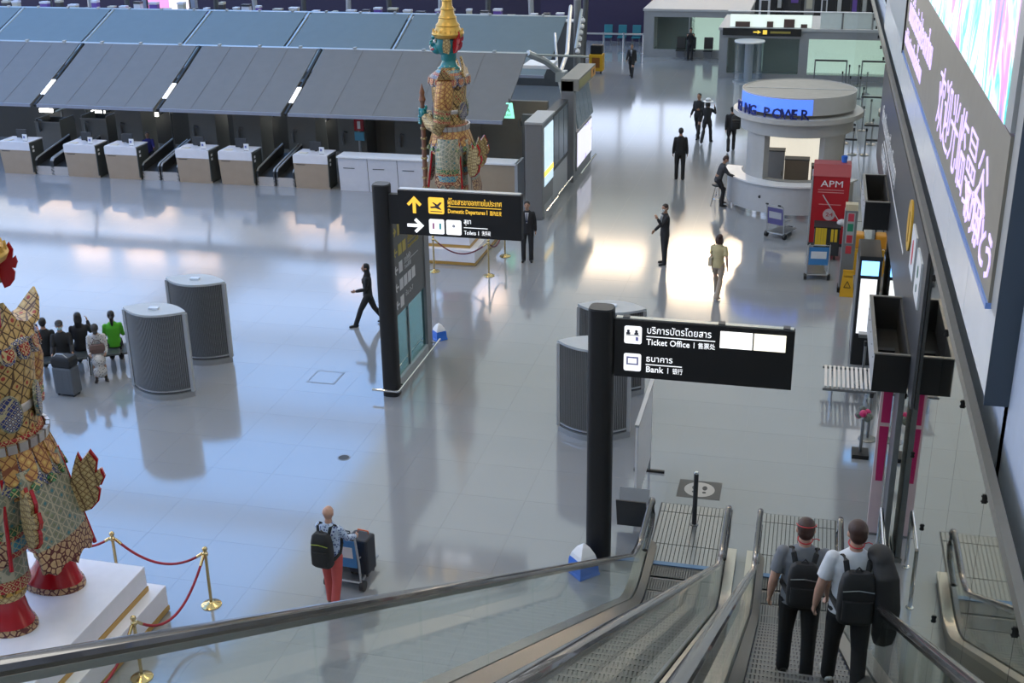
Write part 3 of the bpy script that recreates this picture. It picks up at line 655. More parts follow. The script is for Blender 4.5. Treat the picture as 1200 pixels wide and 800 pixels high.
# ------------------------------------------------------------------ white board stand and folding easel behind the post
t = thing('display_board', 'white display board on a steel stand beside the ticket office post', 'display board', (-2.35, 18.7, 0))
MB().boxc((-2.42, 19.2, 1.05), (.04, 1.9, 1.5)).build('white_board', white, t)
MB().box(-2.45, -2.38, 18.2, 20.2, 1.8, 1.84).build('top_rail', lgrey, t); 
for q in (18.28, 20.1):
    MB().cyl((-2.42, q, .03), (-2.42, q, 1.8), .022, n=8).build('leg', dsteel, t); MB().box(-2.7, -2.14, q - .03, q + .03, 0, .04).build('foot', black, t)
t = thing('folding_easel', 'small black folding easel with grey panels next to the left handrail end', 'easel', (-2.4, 17.75, 0))
MB().boxc((-2.42, 17.85, .38), (.5, .02, .62), Matrix.Rotation(.35, 3, 'X')).build('front_panel', charcoal, t)
MB().boxc((-2.42, 18.1, .38), (.5, .02, .62), Matrix.Rotation(-.35, 3, 'X')).build('rear_panel', lgrey, t)
# ------------------------------------------------------------------ floor hatch and drain
t = thing('floor_hatch', 'square steel-framed hatch set into the blue floor', 'hatch', (-9.88, 22.95, 0))
for (a, b, c, d) in ((-10.2, -9.56, 22.62, 22.66), (-10.2, -9.56, 23.24, 23.28), (-10.2, -10.16, 22.66, 23.24), (-9.6, -9.56, 22.66, 23.24)): MB().box(a, b, c, d, .0005, .004).build('frame_bar', dsteel, t)
MB().box(-10.16, -9.6, 22.66, 23.24, .0005, .003).build('cover', FM, t)
t = thing('floor_drain', 'small round dark drain cover in the blue floor', 'drain', (-8.13, 19.44, 0))
MB().lathe([(.12, .0005), (.12, .004), (.1, .006), (.1, .003)], 20, (-8.13, 19.44, 0)).build('ring', dsteel, t); MB().lathe([(.1, .0005), (.1, .004), (0, .004)], 20, (-8.13, 19.44, 0)).build('grate', charcoal, t)
# ------------------------------------------------------------------ slatted steel bench
t = thing('slatted_bench', 'steel bench with white slats under the nearest canopy box', 'bench', (1.15, 24.2, 0))
sl = MB().box(-.025, .025, -.55, .55, .43, .46).mesh('slat', mat('bench_slat', (.72, .66, .62), .35, .2))
for k in range(11):
    o = bpy.data.objects.new('slat', sl); COL.objects.link(o); o.parent = t; o.location = (.68 + .088 * k - 1.15, 0, 0); ORG[o] = ORG[t]
for q in (23.62, 24.78): MB().box(.62, 1.66, q - .03, q + .03, .38, .43).build('frame_rail', dsteel, t)
for x in (.8, 1.5):
    for q in (23.72, 24.68): MB().cyl((x, q, 0), (x, q, .38), .03, n=10).build('leg', chrome, t)
t = thing('flower_stand', 'small stand with pink flowers beside the grey pillar', 'stand', (1.35, 21.6, 0))
MB().box(1.2, 1.5, 21.4, 21.75, 0, .08).build('base', black, t); MB().cyl((1.35, 21.58, .08), (1.35, 21.58, .75), .03).build('pole', dsteel, t)
for k in range(7): MB().ball((1.35 + .1 * cos(k * .9), 21.58 + .1 * sin(k * .9), .8 + .05 * (k % 3)), .07, 8, 6).build('flower', pink if k % 2 else mat('leaf', (.12, .14, .12), .6), t)
# ------------------------------------------------------------------ two giant ornate guardian statues on stepped white pedestals
goldb = brocade('gold_brocade', (.52, .34, .12), (.10, .05, .02), (.60, .42, .18), 9, (.35, .05, .03))
goldf = brocade('gold_fine_brocade', (.50, .37, .16), (.16, .09, .04), (.60, .50, .26), 15)
greyb = brocade('grey_green_brocade', (.22, .23, .17), (.45, .40, .28), (.06, .20, .22), 11, (.20, .22, .12))
leafb = brocade('leaf_border_brocade', (.50, .33, .18), (.10, .02, .02), (.42, .26, .13), 12, rnd=.8, edge=.1)
blueb = brocade('blue_gem_border', (.03, .04, .16), (.45, .38, .22), (.55, .55, .5), 18)
cyanb = brocade('cyan_gem_band', (.06, .28, .36), (.40, .38, .25), (.03, .10, .30), 14)
redb = brocade('red_gem_band', (.32, .015, .02), (.50, .38, .18), (.55, .42, .2), 14)
orangeb = brocade('orange_gold_cloth', (.50, .27, .08), (.22, .07, .03), (.60, .40, .12), 10)
greenb = brocade('green_gem_band', (.04, .12, .06), (.50, .40, .18), (.10, .35, .12), 12)
silver = mat('silver_trim', (.55, .5, .45), .3, .8)
eyew = mat('eye_white', (.8, .8, .78), .25)
def ell(cx, cy, z, rx, ry, n=28, tilt=0): return [(cx + rx * cos(2 * pi * k / n), cy + ry * sin(2 * pi * k / n), z + tilt * sin(2 * pi * k / n)) for k in range(n)]
def loftz(rows, n=28): return MB().loft([ell(cx, cy, z, rx, ry, n) for cx, cy, z, rx, ry in rows])
def plate(poly, c, yaw, th, lean=0.0):
    """flat ornament: polygon (u right, v up) set at c, facing direction yaw in plan, leaning out by lean"""
    R = Matrix.Rotation(yaw, 3, 'Z') @ Matrix.Rotation(lean, 3, 'X'); n = len(poly); c = Vector(c)
    vs = [c + R @ Vector((u, q, v)) for q in (0, -th) for u, v in poly]
    return MB().add(vs, [tuple(range(n)), tuple(range(2 * n - 1, n - 1, -1))] + [(i, n + i, n + (i + 1) % n, (i + 1) % n) for i in range(n)])
FLAME = [(0, 0), (.13, .04), (.24, .16), (.28, .32), (.22, .42), (.30, .40), (.36, .52), (.33, .66), (.26, .60), (.30, .78), (.22, .95), (.10, .80), (.06, .92), (-.02, .70), (-.08, .45), (-.06, .2)]
def statue(lab, loc, rz, skin, neckc):
    t = thing('guardian_statue', lab, 'statue', loc, rz, 'giant guardian statues', frame=L0)
    S = lambda o: o
    for s in (-1, 1):
        x = s * .53
        bt = loftz([(x, .10, 0, .32, .47), (x, .10, .10, .31, .45), (x, .06, .25, .26, .35), (x, .02, .42, .235, .27), (x, 0, .6, .235, .255), (x, 0, .8, .245, .26)]).build('boot', redpaint, t, smooth=True)
        loftz([(x, .10, 0, .335, .485), (x, .10, .035, .34, .49), (x, .10, .09, .325, .47)]).build('sole_trim', leafb, bt, smooth=True)
        a = loftz([(x, .0, .50, .255, .275), (x, 0, .54, .275, .295), (x, 0, .60, .27, .29), (x, 0, .63, .25, .27)]).build('ankle_ring', goldf, bt, smooth=True)
        for k in range(14):
            an = 2 * pi * k / 14; plate([(-.05, 0), (.05, 0), (0, .10)], (x + .262 * cos(an), .282 * sin(an), .61), an + pi / 2, .02).build('ring_spike', gold, a)
        lg = loftz([(x, 0, .72, .33, .36), (x, 0, .78, .335, .365), (x * .95, 0, 1.1, .33, .35), (x * .9, 0, 1.5, .36, .37), (x * .78, 0, 2.0, .40, .40), (x * .6, 0, 2.4, .36, .38)]).build('trouser_leg', greyb, t, smooth=True)
        loftz([(x, 0, .70, .345, .375), (x, 0, .86, .34, .368)]).build('hem_band', redb, lg, smooth=True)
        for z0, z1, m in ((1.18, 1.26, redb), (1.26, 1.42, cyanb), (1.42, 1.48, redb), (1.48, 1.60, greenb)):
            loftz([(x * .92, 0, z0, .37, .385), (x * .91, 0, z1, .378, .39)]).build('knee_band', m, lg, smooth=True)
    # hanging cloth panels with pointed leaf borders
    def cloth(x0, x1, y, bend, top, bot, yaw, zig, nm='sash_panel'):
        N = 14; rows = []
        pts = []
        R = Matrix.Rotation(yaw, 3, 'Z'); b1 = MB(); b2 = MB()
        for layer, (za, zb) in enumerate(((top, bot + .42), (bot + .42, bot))):
            rings = []
            for th in (0, .04):
                for j in range(5):
                    v = j / 4; ring = []
                    for k in range(N + 1):
                        u = k / N; z = za + (zb - za) * v
                        if layer == 1 and j == 4: z += zig * abs(((u * 3) % 1) - .5) * 2
                        fl = 1 + .28 * (top - z) / (top - bot)
                        ring.append(R @ Vector(((x0 + (x1 - x0) * u) * fl, y - th - bend * (top - z) / (top - bot) - .10 * (1 - (2 * u - 1) ** 2), z)))
                    rings.append(ring)
            n = N + 1; vs = [p for r in rings for p in r]; fs = []
            for base in (0, 5):
                for j in range(4): fs += [((base + j) * n + k, (base + j) * n + k + 1, (base + j + 1) * n + k + 1, (base + j + 1) * n + k) for k in range(N)]
            for j in range(4):
                for k in (0, N): fs.append((j * n + k, (j + 1) * n + k, (6 + j) * n + k, (5 + j) * n + k))
            fs += [(4 * n + k, 4 * n + k + 1, 9 * n + k + 1, 9 * n + k) for k in range(N)]
            (b1 if layer == 0 else b2).add(vs, fs)
        o = b1.build(nm, greyb, t, smooth=True); b2.build('leaf_border', leafb, o, smooth=True)
        e = MB().tube([R @ Vector((x1 * (1 + .28 * q), y - .02 - bend * q, top + (bot - top) * q)) for q in (0, .35, .7, 1)], .03, 6).build('red_edge', redpaint, o)
    cloth(-.42, .42, -.42, .28, 2.35, .82, 0, .16)
    cloth(-.30, .30, -.44, .16, 2.3, 1.0, pi, .14)
    cloth(-.30, .30, -.52, .20, 2.3, 1.05, -pi / 2, .14); cloth(-.30, .30, -.52, .20, 2.3, 1.05, pi / 2, .14)
    # flame-shaped tails at the back of the hips
    for s in (-1, 1):
        fl = plate([(u * 1.0, v * .95) for u, v in FLAME], (s * .50, -.62, 1.35), -pi / 2 + s * .45, .09, 0).build('flame_tail', goldf, t)
        plate([(u * 1.06 + .0, v * 1.0 - .02) for u, v in FLAME], (s * .50, -.62 - .01, 1.35), -pi / 2 + s * .45, .045, 0).build('red_backing', redpaint, fl)
    # peplum of petals, belt, torso
    loftz([(0, 0, 1.95, .66, .58), (0, 0, 2.3, .60, .52), (0, 0, 2.62, .53, .45), (0, 0, 2.7, .50, .42)]).build('skirt_core', orangeb, t, smooth=True)
    U = [(-.14, .62), (-.145, .2), (-.12, .07), (-.06, 0), (.06, 0), (.12, .07), (.145, .2), (.14, .62)]
    for k in range(16):
        an = 2 * pi * k / 16; c = (.67 * cos(an), .59 * sin(an), 2.02)
        p = plate(U, c, an + pi / 2, .05, -.32).build('skirt_petal', blueb, t)
        plate([(u * .72, v * .78 + .15) for u, v in U], (.70 * cos(an), .62 * sin(an), 2.03), an + pi / 2, .05, -.32).build('petal_centre', orangeb, p)
        plate([(-.05, .03), (.05, .03), (.06, .10), (0, .15), (-.06, .10)], (.715 * cos(an), .635 * sin(an), 2.02), an + pi / 2, .06, -.32).build('petal_leaf', greenb, p)
    for k in range(24):
        an = 2 * pi * (k + .5) / 24; plate([(-.06, 0), (.06, 0), (.06, .13), (-.06, .13)], (.555 * cos(an), .475 * sin(an), 2.60), an + pi / 2, .05, .1).build('belt_tab', silver, t)
    loftz([(0, 0, 2.60, .54, .455), (0, 0, 2.66, .56, .475), (0, 0, 2.76, .53, .445)]).build('belt', redb, t, smooth=True)
    ts = loftz([(0, 0, 2.6, .51, .42), (0, 0, 2.8, .49, .40), (0, 0, 3.05, .50, .41), (0, .02, 3.4, .58, .46), (0, .02, 3.75, .64, .48), (0, 0, 4.0, .62, .42), (0, 0, 4.15, .48, .34), (0, 0, 4.28, .28, .26)]).build('torso', goldb, t, smooth=True)
    loftz([(0, 0, 3.06, .515, .425), (0, 0, 3.10, .535, .445), (0, 0, 3.16, .53, .44), (0, 0, 3.18, .52, .43)]).build('waist_band', silver, ts, smooth=True)
    for s in (-1, 1):
        for q, m in ((.0, greyb), (.05, blueb)):
            disc = [(.17 * cos(2 * pi * k / 20) * (1 - q * 2.5), .26 * sin(2 * pi * k / 20) * (1 - q * 2)) for k in range(20)]
            for an in (pi / 2 + .5 * s, -pi / 2 + .55 * s): plate(disc, ((.50 + q * .3) * cos(an), (.43 + q * .3) * sin(an), 3.12), an + pi / 2, .04, 0).build('body_medallion', m, ts)
    for z0, z1, r0, r1, m in ((4.02, 4.08, .66, .60, blueb), (4.08, 4.14, .60, .50, redb), (4.14, 4.20, .50, .40, cyanb), (4.20, 4.26, .40, .30, blueb)):
        loftz([(0, 0, z0 - .04, r0 - .04, (r0 - .04) * .8), (0, 0, z0, r0, r0 * .8), (0, 0, z1, r1, r1 * .8), (0, 0, z1 + .02, r1 - .02, r1 * .8 - .02)]).build('collar_ring', m, t, smooth=True)
    for k in range(16):
        an = 2 * pi * k / 16; hp = [(-.11, .24), (-.12, .12), (-.07, .03), (0, 0), (.07, .03), (.12, .12), (.11, .24)]
        p = plate(hp, (.66 * cos(an), .53 * sin(an), 3.80), an + pi / 2, .05, -.15).build('collar_pendant', blueb, t)
        plate([(u * .68, v * .72 + .05) for u, v in hp], (.675 * cos(an), .545 * sin(an), 3.80), an + pi / 2, .055, -.15).build('red_stone', redb, p)
    for s in (-1, 1):                                   # upturned shoulder points
        sp = MB().loft([[(s * .52, -.26, 4.0), (s * .60, .26, 4.0), (s * .60, .22, 4.1), (s * .52, -.22, 4.1)], [(s * .76, -.22, 4.05), (s * .80, .20, 4.05), (s * .78, .16, 4.14), (s * .74, -.18, 4.14)], [(s * .96, -.10, 4.28), (s * .97, .08, 4.28), (s * .94, .06, 4.33), (s * .93, -.08, 4.33)], [(s * 1.0, -.02, 4.40), (s * 1.0, .01, 4.40), (s * .99, .0, 4.41), (s * .99, -.01, 4.41)]]).build('shoulder_point', goldb, t)
    plate([(-.30, 0), (.30, 0), (.36, .18), (.12, .30), (0, .58), (-.12, .30), (-.36, .18)], (0, -.44, 3.98), 0, .06, -.25).build('nape_point', goldb, t)
    # arms, hands, club
    for s in (-1, 1):
        P = [(s * .52, .02, 3.9), (s * .64, .06, 3.5), (s * .66, .14, 2.9), (s * .62, .26, 2.7), (s * .42, .5, 2.78), (s * .20, .66, 2.92)]
        ar = MB().tube(P, [.24, .25, .215, .20, .17, .125], 16).build('arm', goldf, t, smooth=True)
        MB().tube([(s * .54, .02, 3.92), (s * .64, .06, 3.5), (s * .655, .10, 3.25)], [.24, .265, .25], 16).ball((s * .54, .02, 3.92), (.24, .24, .18), 16, 8).build('sleeve_cap', orangeb, ar, smooth=True)
        for q in range(3): MB().tube([(s * .657, .11 + .01 * q, 3.18 - .12 * q), (s * .66, .12 + .01 * q, 3.12 - .12 * q)], [.24, .24], 16).build('arm_band', greenb if q % 2 else redb, ar)
        hz = 3.02 if s < 0 else 2.82
        hd = MB().ball((s * .10, .74, hz), (.13, .10, .13), 12, 8).build('hand', skin, t, smooth=True)
        for q in range(4): MB().tube([(s * .16, .70, hz + .09 - .06 * q), (s * .10, .84, hz + .09 - .06 * q), (-s * .03, .88, hz + .09 - .06 * q), (-s * .09, .82, hz + .09 - .06 * q)], .036, 8).build('finger', skin, hd, smooth=True)
        MB().tube([(s * .16, .68, hz + .08), (s * .06, .66, hz + .15), (-s * .04, .70, hz + .16)], .038, 8).build('thumb', skin, hd, smooth=True)
    cb = MB().lathe([(.09, 0), (.09, .1), (.07, .12), (.065, 2.6), (.05, 3.2), (.07, 3.3), (.10, 3.36), (.06, 3.5), (.08, 3.56), (.03, 3.72), (.0, 3.82)], 14, (0, .78, 0)).build('club', mat('carved_dark_wood', (.22, .10, .06), .4, var=.4, scale=20), t, smooth=True)
    for k in range(9): MB().lathe([(.085, .3 + .28 * k), (.092, .33 + .28 * k), (.085, .36 + .28 * k)], 14, (0, .78, 0)).build('club_ring', goldf, cb)
    # neck, head, crown
    nk = MB().lathe([(.32, 4.24), (.24, 4.30), (.19, 4.42), (.185, 4.55), (.2, 4.62)], 24).build('neck', neckc, t, smooth=True)
    MB().lathe([(.205, 4.46), (.21, 4.48), (.205, 4.72)], 24).build('neck_band', cyanb if neckc is not skin else skin, nk, smooth=True)
    hd = MB().ball((0, .05, 4.88), (.29, .33, .34), 20, 14).ball((0, .30, 4.74), (.20, .16, .14), 14, 8).build('head', skin, t, smooth=True)
    MB().ball((0, .42, 4.88), (.075, .11, .08), 10, 8).ball((0, .46, 4.94), (.05, .06, .05), 8, 6).build('nose', skin, hd, smooth=True)
    MB().tube([(-.16, .36, 4.76), (-.08, .46, 4.74), (.08, .46, 4.74), (.16, .36, 4.76)], .035, 8).build('lips', redpaint, hd, smooth=True)
    for s in (-1, 1):
        e = MB().ball((s * .13, .34, 4.97), (.075, .05, .06), 10, 8).build('eye', eyew, hd, smooth=True)
        MB().ball((s * .135, .385, 4.97), (.03, .02, .035), 8, 6).build('pupil', black, e)
        MB().tube([(s * .04, .40, 5.03), (s * .12, .41, 5.08), (s * .22, .33, 5.10), (s * .27, .27, 5.18)], [.035, .04, .03, .01], 8).build('brow', skin, hd, smooth=True)
        MB().tube([(s * .10, .46, 4.75), (s * .11, .49, 4.82), (s * .10, .47, 4.88)], [.025, .018, .003], 6).build('fang', eyew, hd)
        plate([(-.10, -.22), (.05, -.26), (.10, -.05), (.07, .18), (.0, .34), (-.08, .16), (-.12, -.05)], (s * .315, -.02, 4.92), s * pi / 2, .05, 0).build('ear_ornament', goldf, hd)
        plate([(u * .55 - .02, v * .62) for u, v in FLAME], (s * .26, -.22, 4.66), -pi / 2 + s * .5, .045, -.15).build('red_flame_ornament', redpaint, hd)
    cr = MB().lathe([(.34, 5.04), (.40, 5.08), (.44, 5.16), (.43, 5.20), (.36, 5.26), (.31, 5.36), (.33, 5.38), (.26, 5.46), (.23, 5.56), (.25, 5.58), (.19, 5.66), (.17, 5.78), (.19, 5.80), (.14, 5.88), (.13, 6.0), (.145, 6.02), (.10, 6.1), (.09, 6.3), (.10, 6.32), (.06, 6.4), (.04, 6.9), (.0, 7.1)], 28).build('crown', gold, t, smooth=True)
    for k in range(18):
        an = 2 * pi * k / 18; plate([(-.05, 0), (.05, 0), (0, .13)], (.40 * cos(an), .40 * sin(an), 5.15), an + pi / 2, .03, -.1).build('crown_leaf', gold, cr)
    return t
teal_skin = mat('teal_glazed_skin', (.015, .19, .20), .2); red_neck = mat('rose_red_glaze', (.42, .03, .06), .2)
statue('giant gold guardian statue at the left with red boots and red neck', (-10.12, 12.72, .87), pi / 2 - .08, mat('gold_skin', (.5, .40, .22), .25, .5), red_neck)
statue('giant guardian statue with teal face and gold spired crown holding a club', (-9.72, 32.55, .87), pi / 2 + .12, teal_skin, teal_skin)
whitep = mat('white_pedestal', (.74, .74, .80), .35); band = mat('gold_band', (.50, .30, .08), .35, .4)
def pedestal(x0, x1, y0, y1, lab):
    t = thing('pedestal', lab, 'pedestal', ((x0 + x1) / 2, (y0 + y1) / 2, 0), group='white stepped pedestals')
    MB().box(x0, x1, y0, y1, .10, .45).build('lower_tier', whitep, t, bev=.01); MB().box(x0 + .02, x1 - .02, y0 + .02, y1 - .02, 0, .02).build('shadow_gap', whitep, t)
    MB().box(x0 - .01, x1 + .01, y0 - .01, y1 + .01, .02, .10).build('gold_band', band, t)
    d = .19
    MB().box(x0 + d, x1 - d, y0 + d, y1 - d, .53, .87).build('upper_tier', whitep, t, bev=.01); MB().box(x0 + d - .01, x1 - d + .01, y0 + d - .01, y1 - d + .01, .45, .53).build('gold_band', band, t)
pedestal(-11.8, -8.92, 10.8, 14.12, 'white stepped pedestal with gold bands under the red-booted statue')
pedestal(-11.4, -8.68, 30.95, 34.2, 'white stepped pedestal with gold bands under the teal-faced statue')
# ------------------------------------------------------------------ brass stanchions and velvet ropes
def stanchion_parts(t, br=brass):
    MB().lathe([(.155, 0), (.155, .012), (.13, .03), (.06, .05), (.035, .07)], 28).build('base', br, t, smooth=True)
    MB().cyl((0, 0, .05), (0, 0, .90), .024, n=14).build('pole', br, t, smooth=True)
    MB().lathe([(.024, .86), (.042, .88), (.042, .92), (.028, .935), (.02, .95)], 16).build('collar', br, t, smooth=True)
    MB().ball((0, 0, .985), .042, 14, 10).build('finial', br, t, smooth=True)
st0 = thing('rope_stanchion', 'x', 'stanchion', L0); stanchion_parts(st0)
SP = [((-8.36, 14.40), 'brass rope stanchion with bright round base right of the pedestal'), ((-8.50, 12.55), 'brass rope stanchion rising behind the escalator handrail'), ((-9.97, 14.50), 'brass rope stanchion half hidden behind the near pedestal'),
      ((-9.66, 30.33), 'brass stanchion in front of the far pedestal beside the directory board'), ((-8.11, 30.27), 'brass stanchion at the front right corner of the far pedestal'), ((-8.09, 32.0), 'brass stanchion at the right side of the far pedestal near the guard')]
for i, (p, lb) in enumerate(SP):
    o = st0 if i == 0 else copy_tree(st0); put(o, (*p, 0), 0, lb, 'brass rope stanchions')
redrope = mat('red_velvet_rope', (.33, .012, .025), .6, bump=.3, scale=60); wine = mat('wine_velvet_rope', (.12, .012, .03), .6)
def rope(a, b, sag, m, lab):
    a = Vector((*a, .90)); b = Vector((*b, .90)); d = (b - a); d.normalize(); a = a + d * .05; b = b - d * .05
    t = thing('velvet_rope', lab, 'rope', a, group='velvet ropes')
    pts = [a.lerp(b, k / 16) - Vector((0, 0, sag * 4 * (k / 16) * (1 - k / 16))) for k in range(17)]
    MB().tube(pts[1:-1], .02, 8).build('rope', m, t, smooth=True)
    for q, r in ((0, 1), (-1, -2)): MB().cyl(pts[q], pts[r], .024, n=8).build('end_cap', brass, t)
rope(SP[2][0], SP[0][0], .30, redrope, 'bright red rope sagging along the back of the near pedestal')
rope(SP[0][0], SP[1][0], .48, redrope, 'bright red rope sagging along the right side of the near pedestal')
rope((-11.2, 14.5), SP[2][0], .22, redrope, 'short red rope end disappearing behind the near statue')
rope(SP[1][0], (-8.55, 10.9), .4, redrope, 'red rope seen through the escalator glass')
rope(SP[3][0], SP[4][0], .34, wine, 'dark red rope in front of the far pedestal'); rope(SP[4][0], SP[5][0], .3, wine, 'dark red rope beside the guard in the black suit')
_o = 'first second third fourth fifth sixth seventh eighth ninth tenth eleventh twelfth thirteenth fourteenth fifteenth sixteenth seventeenth eighteenth nineteenth'.split()
ORD = _o + ['twentieth'] + ['twenty-' + q for q in _o[:9]] + ['thirtieth'] + ['thirty-' + q for q in _o[:9]] + ['fortieth'] + ['forty-' + q for q in _o[:9]]
# ------------------------------------------------------------------ check-in island: counters, belts, sloping canopies
can1 = mat('canopy_fabric', (.16, .157, .155), .75, var=.08, scale=3); can2 = mat('blue_canopy_fabric', (.15, .185, .195), .75, var=.06, scale=2)
silt = mat('silver_tube', (.42, .45, .46), .35, .7); edge_l = mat('canopy_front_edge', (.24, .26, .32), .45)
def canopy(x0, x1, yl, zl, yh, zh, m, lab, seams=3):
    t = thing('sloping_canopy', lab, 'canopy', (x0, yl, zl), group='sloping canopy panels over the check-in rows'); g = .13
    xa, xb = x0 + g, x1 - g; th = .05; N = 6
    rings = []
    for k in range(N + 1):
        u = k / N; y = yl + (yh - yl) * u; z = zl + (zh - zl) * u - .10 * sin(pi * u) * .4
        rings.append([(xa, y, z), (xb, y, z), (xb, y, z + th), (xa, y, z + th)])
    MB().loft(rings).build('fabric', m, t, smooth=True)
    MB().box(xa, xb, yl - .05, yl, zl - .05, zl + .06).build('front_edge', edge_l, t)
    for k in range(1, seams + 1):
        x = xa + (xb - xa) * k / (seams + 1)
        MB().tube([(x, yl, zl + th), (x, (yl + yh) / 2, (zl + zh) / 2 + th - .04), (x, yh, zh + th)], .006, 5).build('seam', m, t)
    MB().cyl((x0 - .06, yh + .02, zh + .04), (x1 - .07, yh + .02, zh + .04), .045, n=8).build('ridge_tube', silt, t)
    for k in range(3): MB().box(x0 + (k + .5) * (x1 - x0) / 3 - .05, x0 + (k + .5) * (x1 - x0) / 3 + .05, yh - .05, yh + .09, zh + .02, zh + .12).build('ridge_clamp', silt, t)
    # fixing strap and arm in the gap to the next panel
    MB().tube([(x0, yl + .05, zl - .02), (x0, yl + (yh - yl) * .5, (zl + zh) / 2 - .06), (x0, yh, zh)], .06, 6).build('support_arm', black if m is can1 else silt, t)
    MB().boxc((x0, yl + (yh - yl) * .28, zl + (zh - zl) * .28 + .02), (.16, .9, .04), Matrix.Rotation(atan2(zh - zl, yh - yl), 3, 'X')).build('light_strip', lit_white if m is can1 else silt, t)
    return t
XJ = [-36.4, -31.6, -26.85, -22.05, -17.3, -9.6]
nth = ['leftmost', 'second from left', 'third from left', 'fourth from left', 'rightmost, widest']
for i in range(5): canopy(XJ[i], XJ[i + 1], 38.4, 2.39, 42.0, 4.0, can1, 'dark grey sloping canopy panel over the check-in counters, ' + nth[i], 3 if i < 4 else 4)
XK = [-41.3, -36.5, -31.8, -26.9, -22.1, -17.3, -10.3]
nth = ['leftmost', 'second from left', 'third from left', 'fourth from left', 'fifth from left', 'rightmost']
for i in range(6): canopy(XK[i], XK[i + 1], 48.0, 2.2, 52.6, 3.9, can2, 'blue-grey canopy panel of the row behind, ' + nth[i], 0)
# counters
cfront = mat('counter_steel_warm_lit', (.44, .33, .23), .35, .35, var=.08, scale=3); ctop = mat('counter_top_white', (.70, .69, .72), .35)  # warm hall light is put into the counter-front colour
cside = mat('counter_side_dark', (.05, .055, .05), .4)
def counter_():
    t = thing('check_in_counter', 'x', 'counter', L0, frame=L0); w = 1.24
    MB().prism([(0.0, 0), (.75, 0), (.75, 1.12), (-.10, 1.12), (-.10, .95)], 'x', 0.04, w - .04).build('body', cside, t)
    MB().prism([(-.012, 0), (-.004, 0), (-.10, .88), (-.108, .88)], 'x', 0, w).build('front_panel', cfront, t)
    MB().box(0, w, -.125, -.10, .885, 1.15).build('upper_fascia', ctop, t)
    MB().box(.02, w - .02, -.12, .75, 1.15, 1.18).build('worktop', ctop, t)
    MB().box(.1, .42, -.118, -.104, .83, .845).build('panel_slot', black, t)
    MB().box(w, w + .03, -.11, .5, .1, 1.14).build('side_panel', cside, t)
    for z in (1.0, .86): MB().box(w + .03, w + .035, .0, .1, z - .05, z + .03).build('side_label', white, t)
    mo = MB().boxc((.62, .45, 1.36), (.42, .04, .30)).build('monitor', charcoal, t); MB().box(.58, .66, .43, .47, 1.18, 1.24).build('monitor_stand', charcoal, mo)
    st = MB().boxc((.98, .08, 1.30), (.18, .02, .24)).build('notice_stand', white, t); MB().box(.9, 1.06, .05, .11, 1.18, 1.19).build('notice_foot', charcoal, st); MB().boxc((.96, .066, 1.32), (.07, .004, .08)).build('notice_print', mat('notice_blue', (.15, .18, .4), .5), st)
    MB().boxc((.3, .1, 1.195), (.28, .2, .02)).build('paper_tray', mat('cream_paper', (.7, .65, .55), .6), t)
    return t
c0 = counter_()
labs = ['steel check-in counter at the left edge of the photo', 'steel check-in counter left of the one where the blue-shirted clerk sits', 'steel check-in counter in front of the clerk in blue', 'steel check-in counter right of the clerk in blue', 'steel check-in counter in the middle of the row, beside a double belt', 'steel check-in counter next to the long white desk']
CX = [-28.15, -25.55, -23.95, -21.22, -19.62, -16.88]
for i, x in enumerate(CX):
    o = c0 if i == 0 else copy_tree(c0); put(o, (x, 37.95, 0), 0, labs[i], 'check-in counters')
beltm = mat('conveyor_rubber', (.018, .018, .018), .5)
def belt_():
    t = thing('baggage_belt', 'x', 'conveyor', L0, frame=L0)
    MB().prism([(0, .30), (.1, .32), (2.2, .62), (2.2, .2), (0, .2)], 'x', .06, .60).build('belt', beltm, t)
    MB().box(.0, .66, -.06, -.0, .0, .30).build('front_panel', mat('belt_front', (.5, .46, .43), .35, .3), t)
    for x in (0, .60): MB().prism([(-.06, 0), (-.06, .48), (.05, .56), (2.2, .92), (2.2, 0)], 'x', x, x + .06).build('side_wall', charcoal, t); MB().tube([(x + .03, -.04, .50), (x + .03, .05, .58), (x + .03, 2.2, .94)], .035, 6).build('side_cap', lgrey, t)
    return t
b0 = belt_()
BX = [-26.88, -26.21, -22.66, -21.94, -18.33, -17.61]
labs = ['left belt', 'right belt']
for i, x in enumerate(BX):
    o = b0 if i == 0 else copy_tree(b0); put(o, (x, 38.05, 0), 0, 'black baggage belt, %s of the pair %s' % (['left', 'right'][i % 2], ['nearest the left edge of the photo', 'right of the clerk in blue', 'nearest the long white desk'][i // 2]), 'baggage belts')
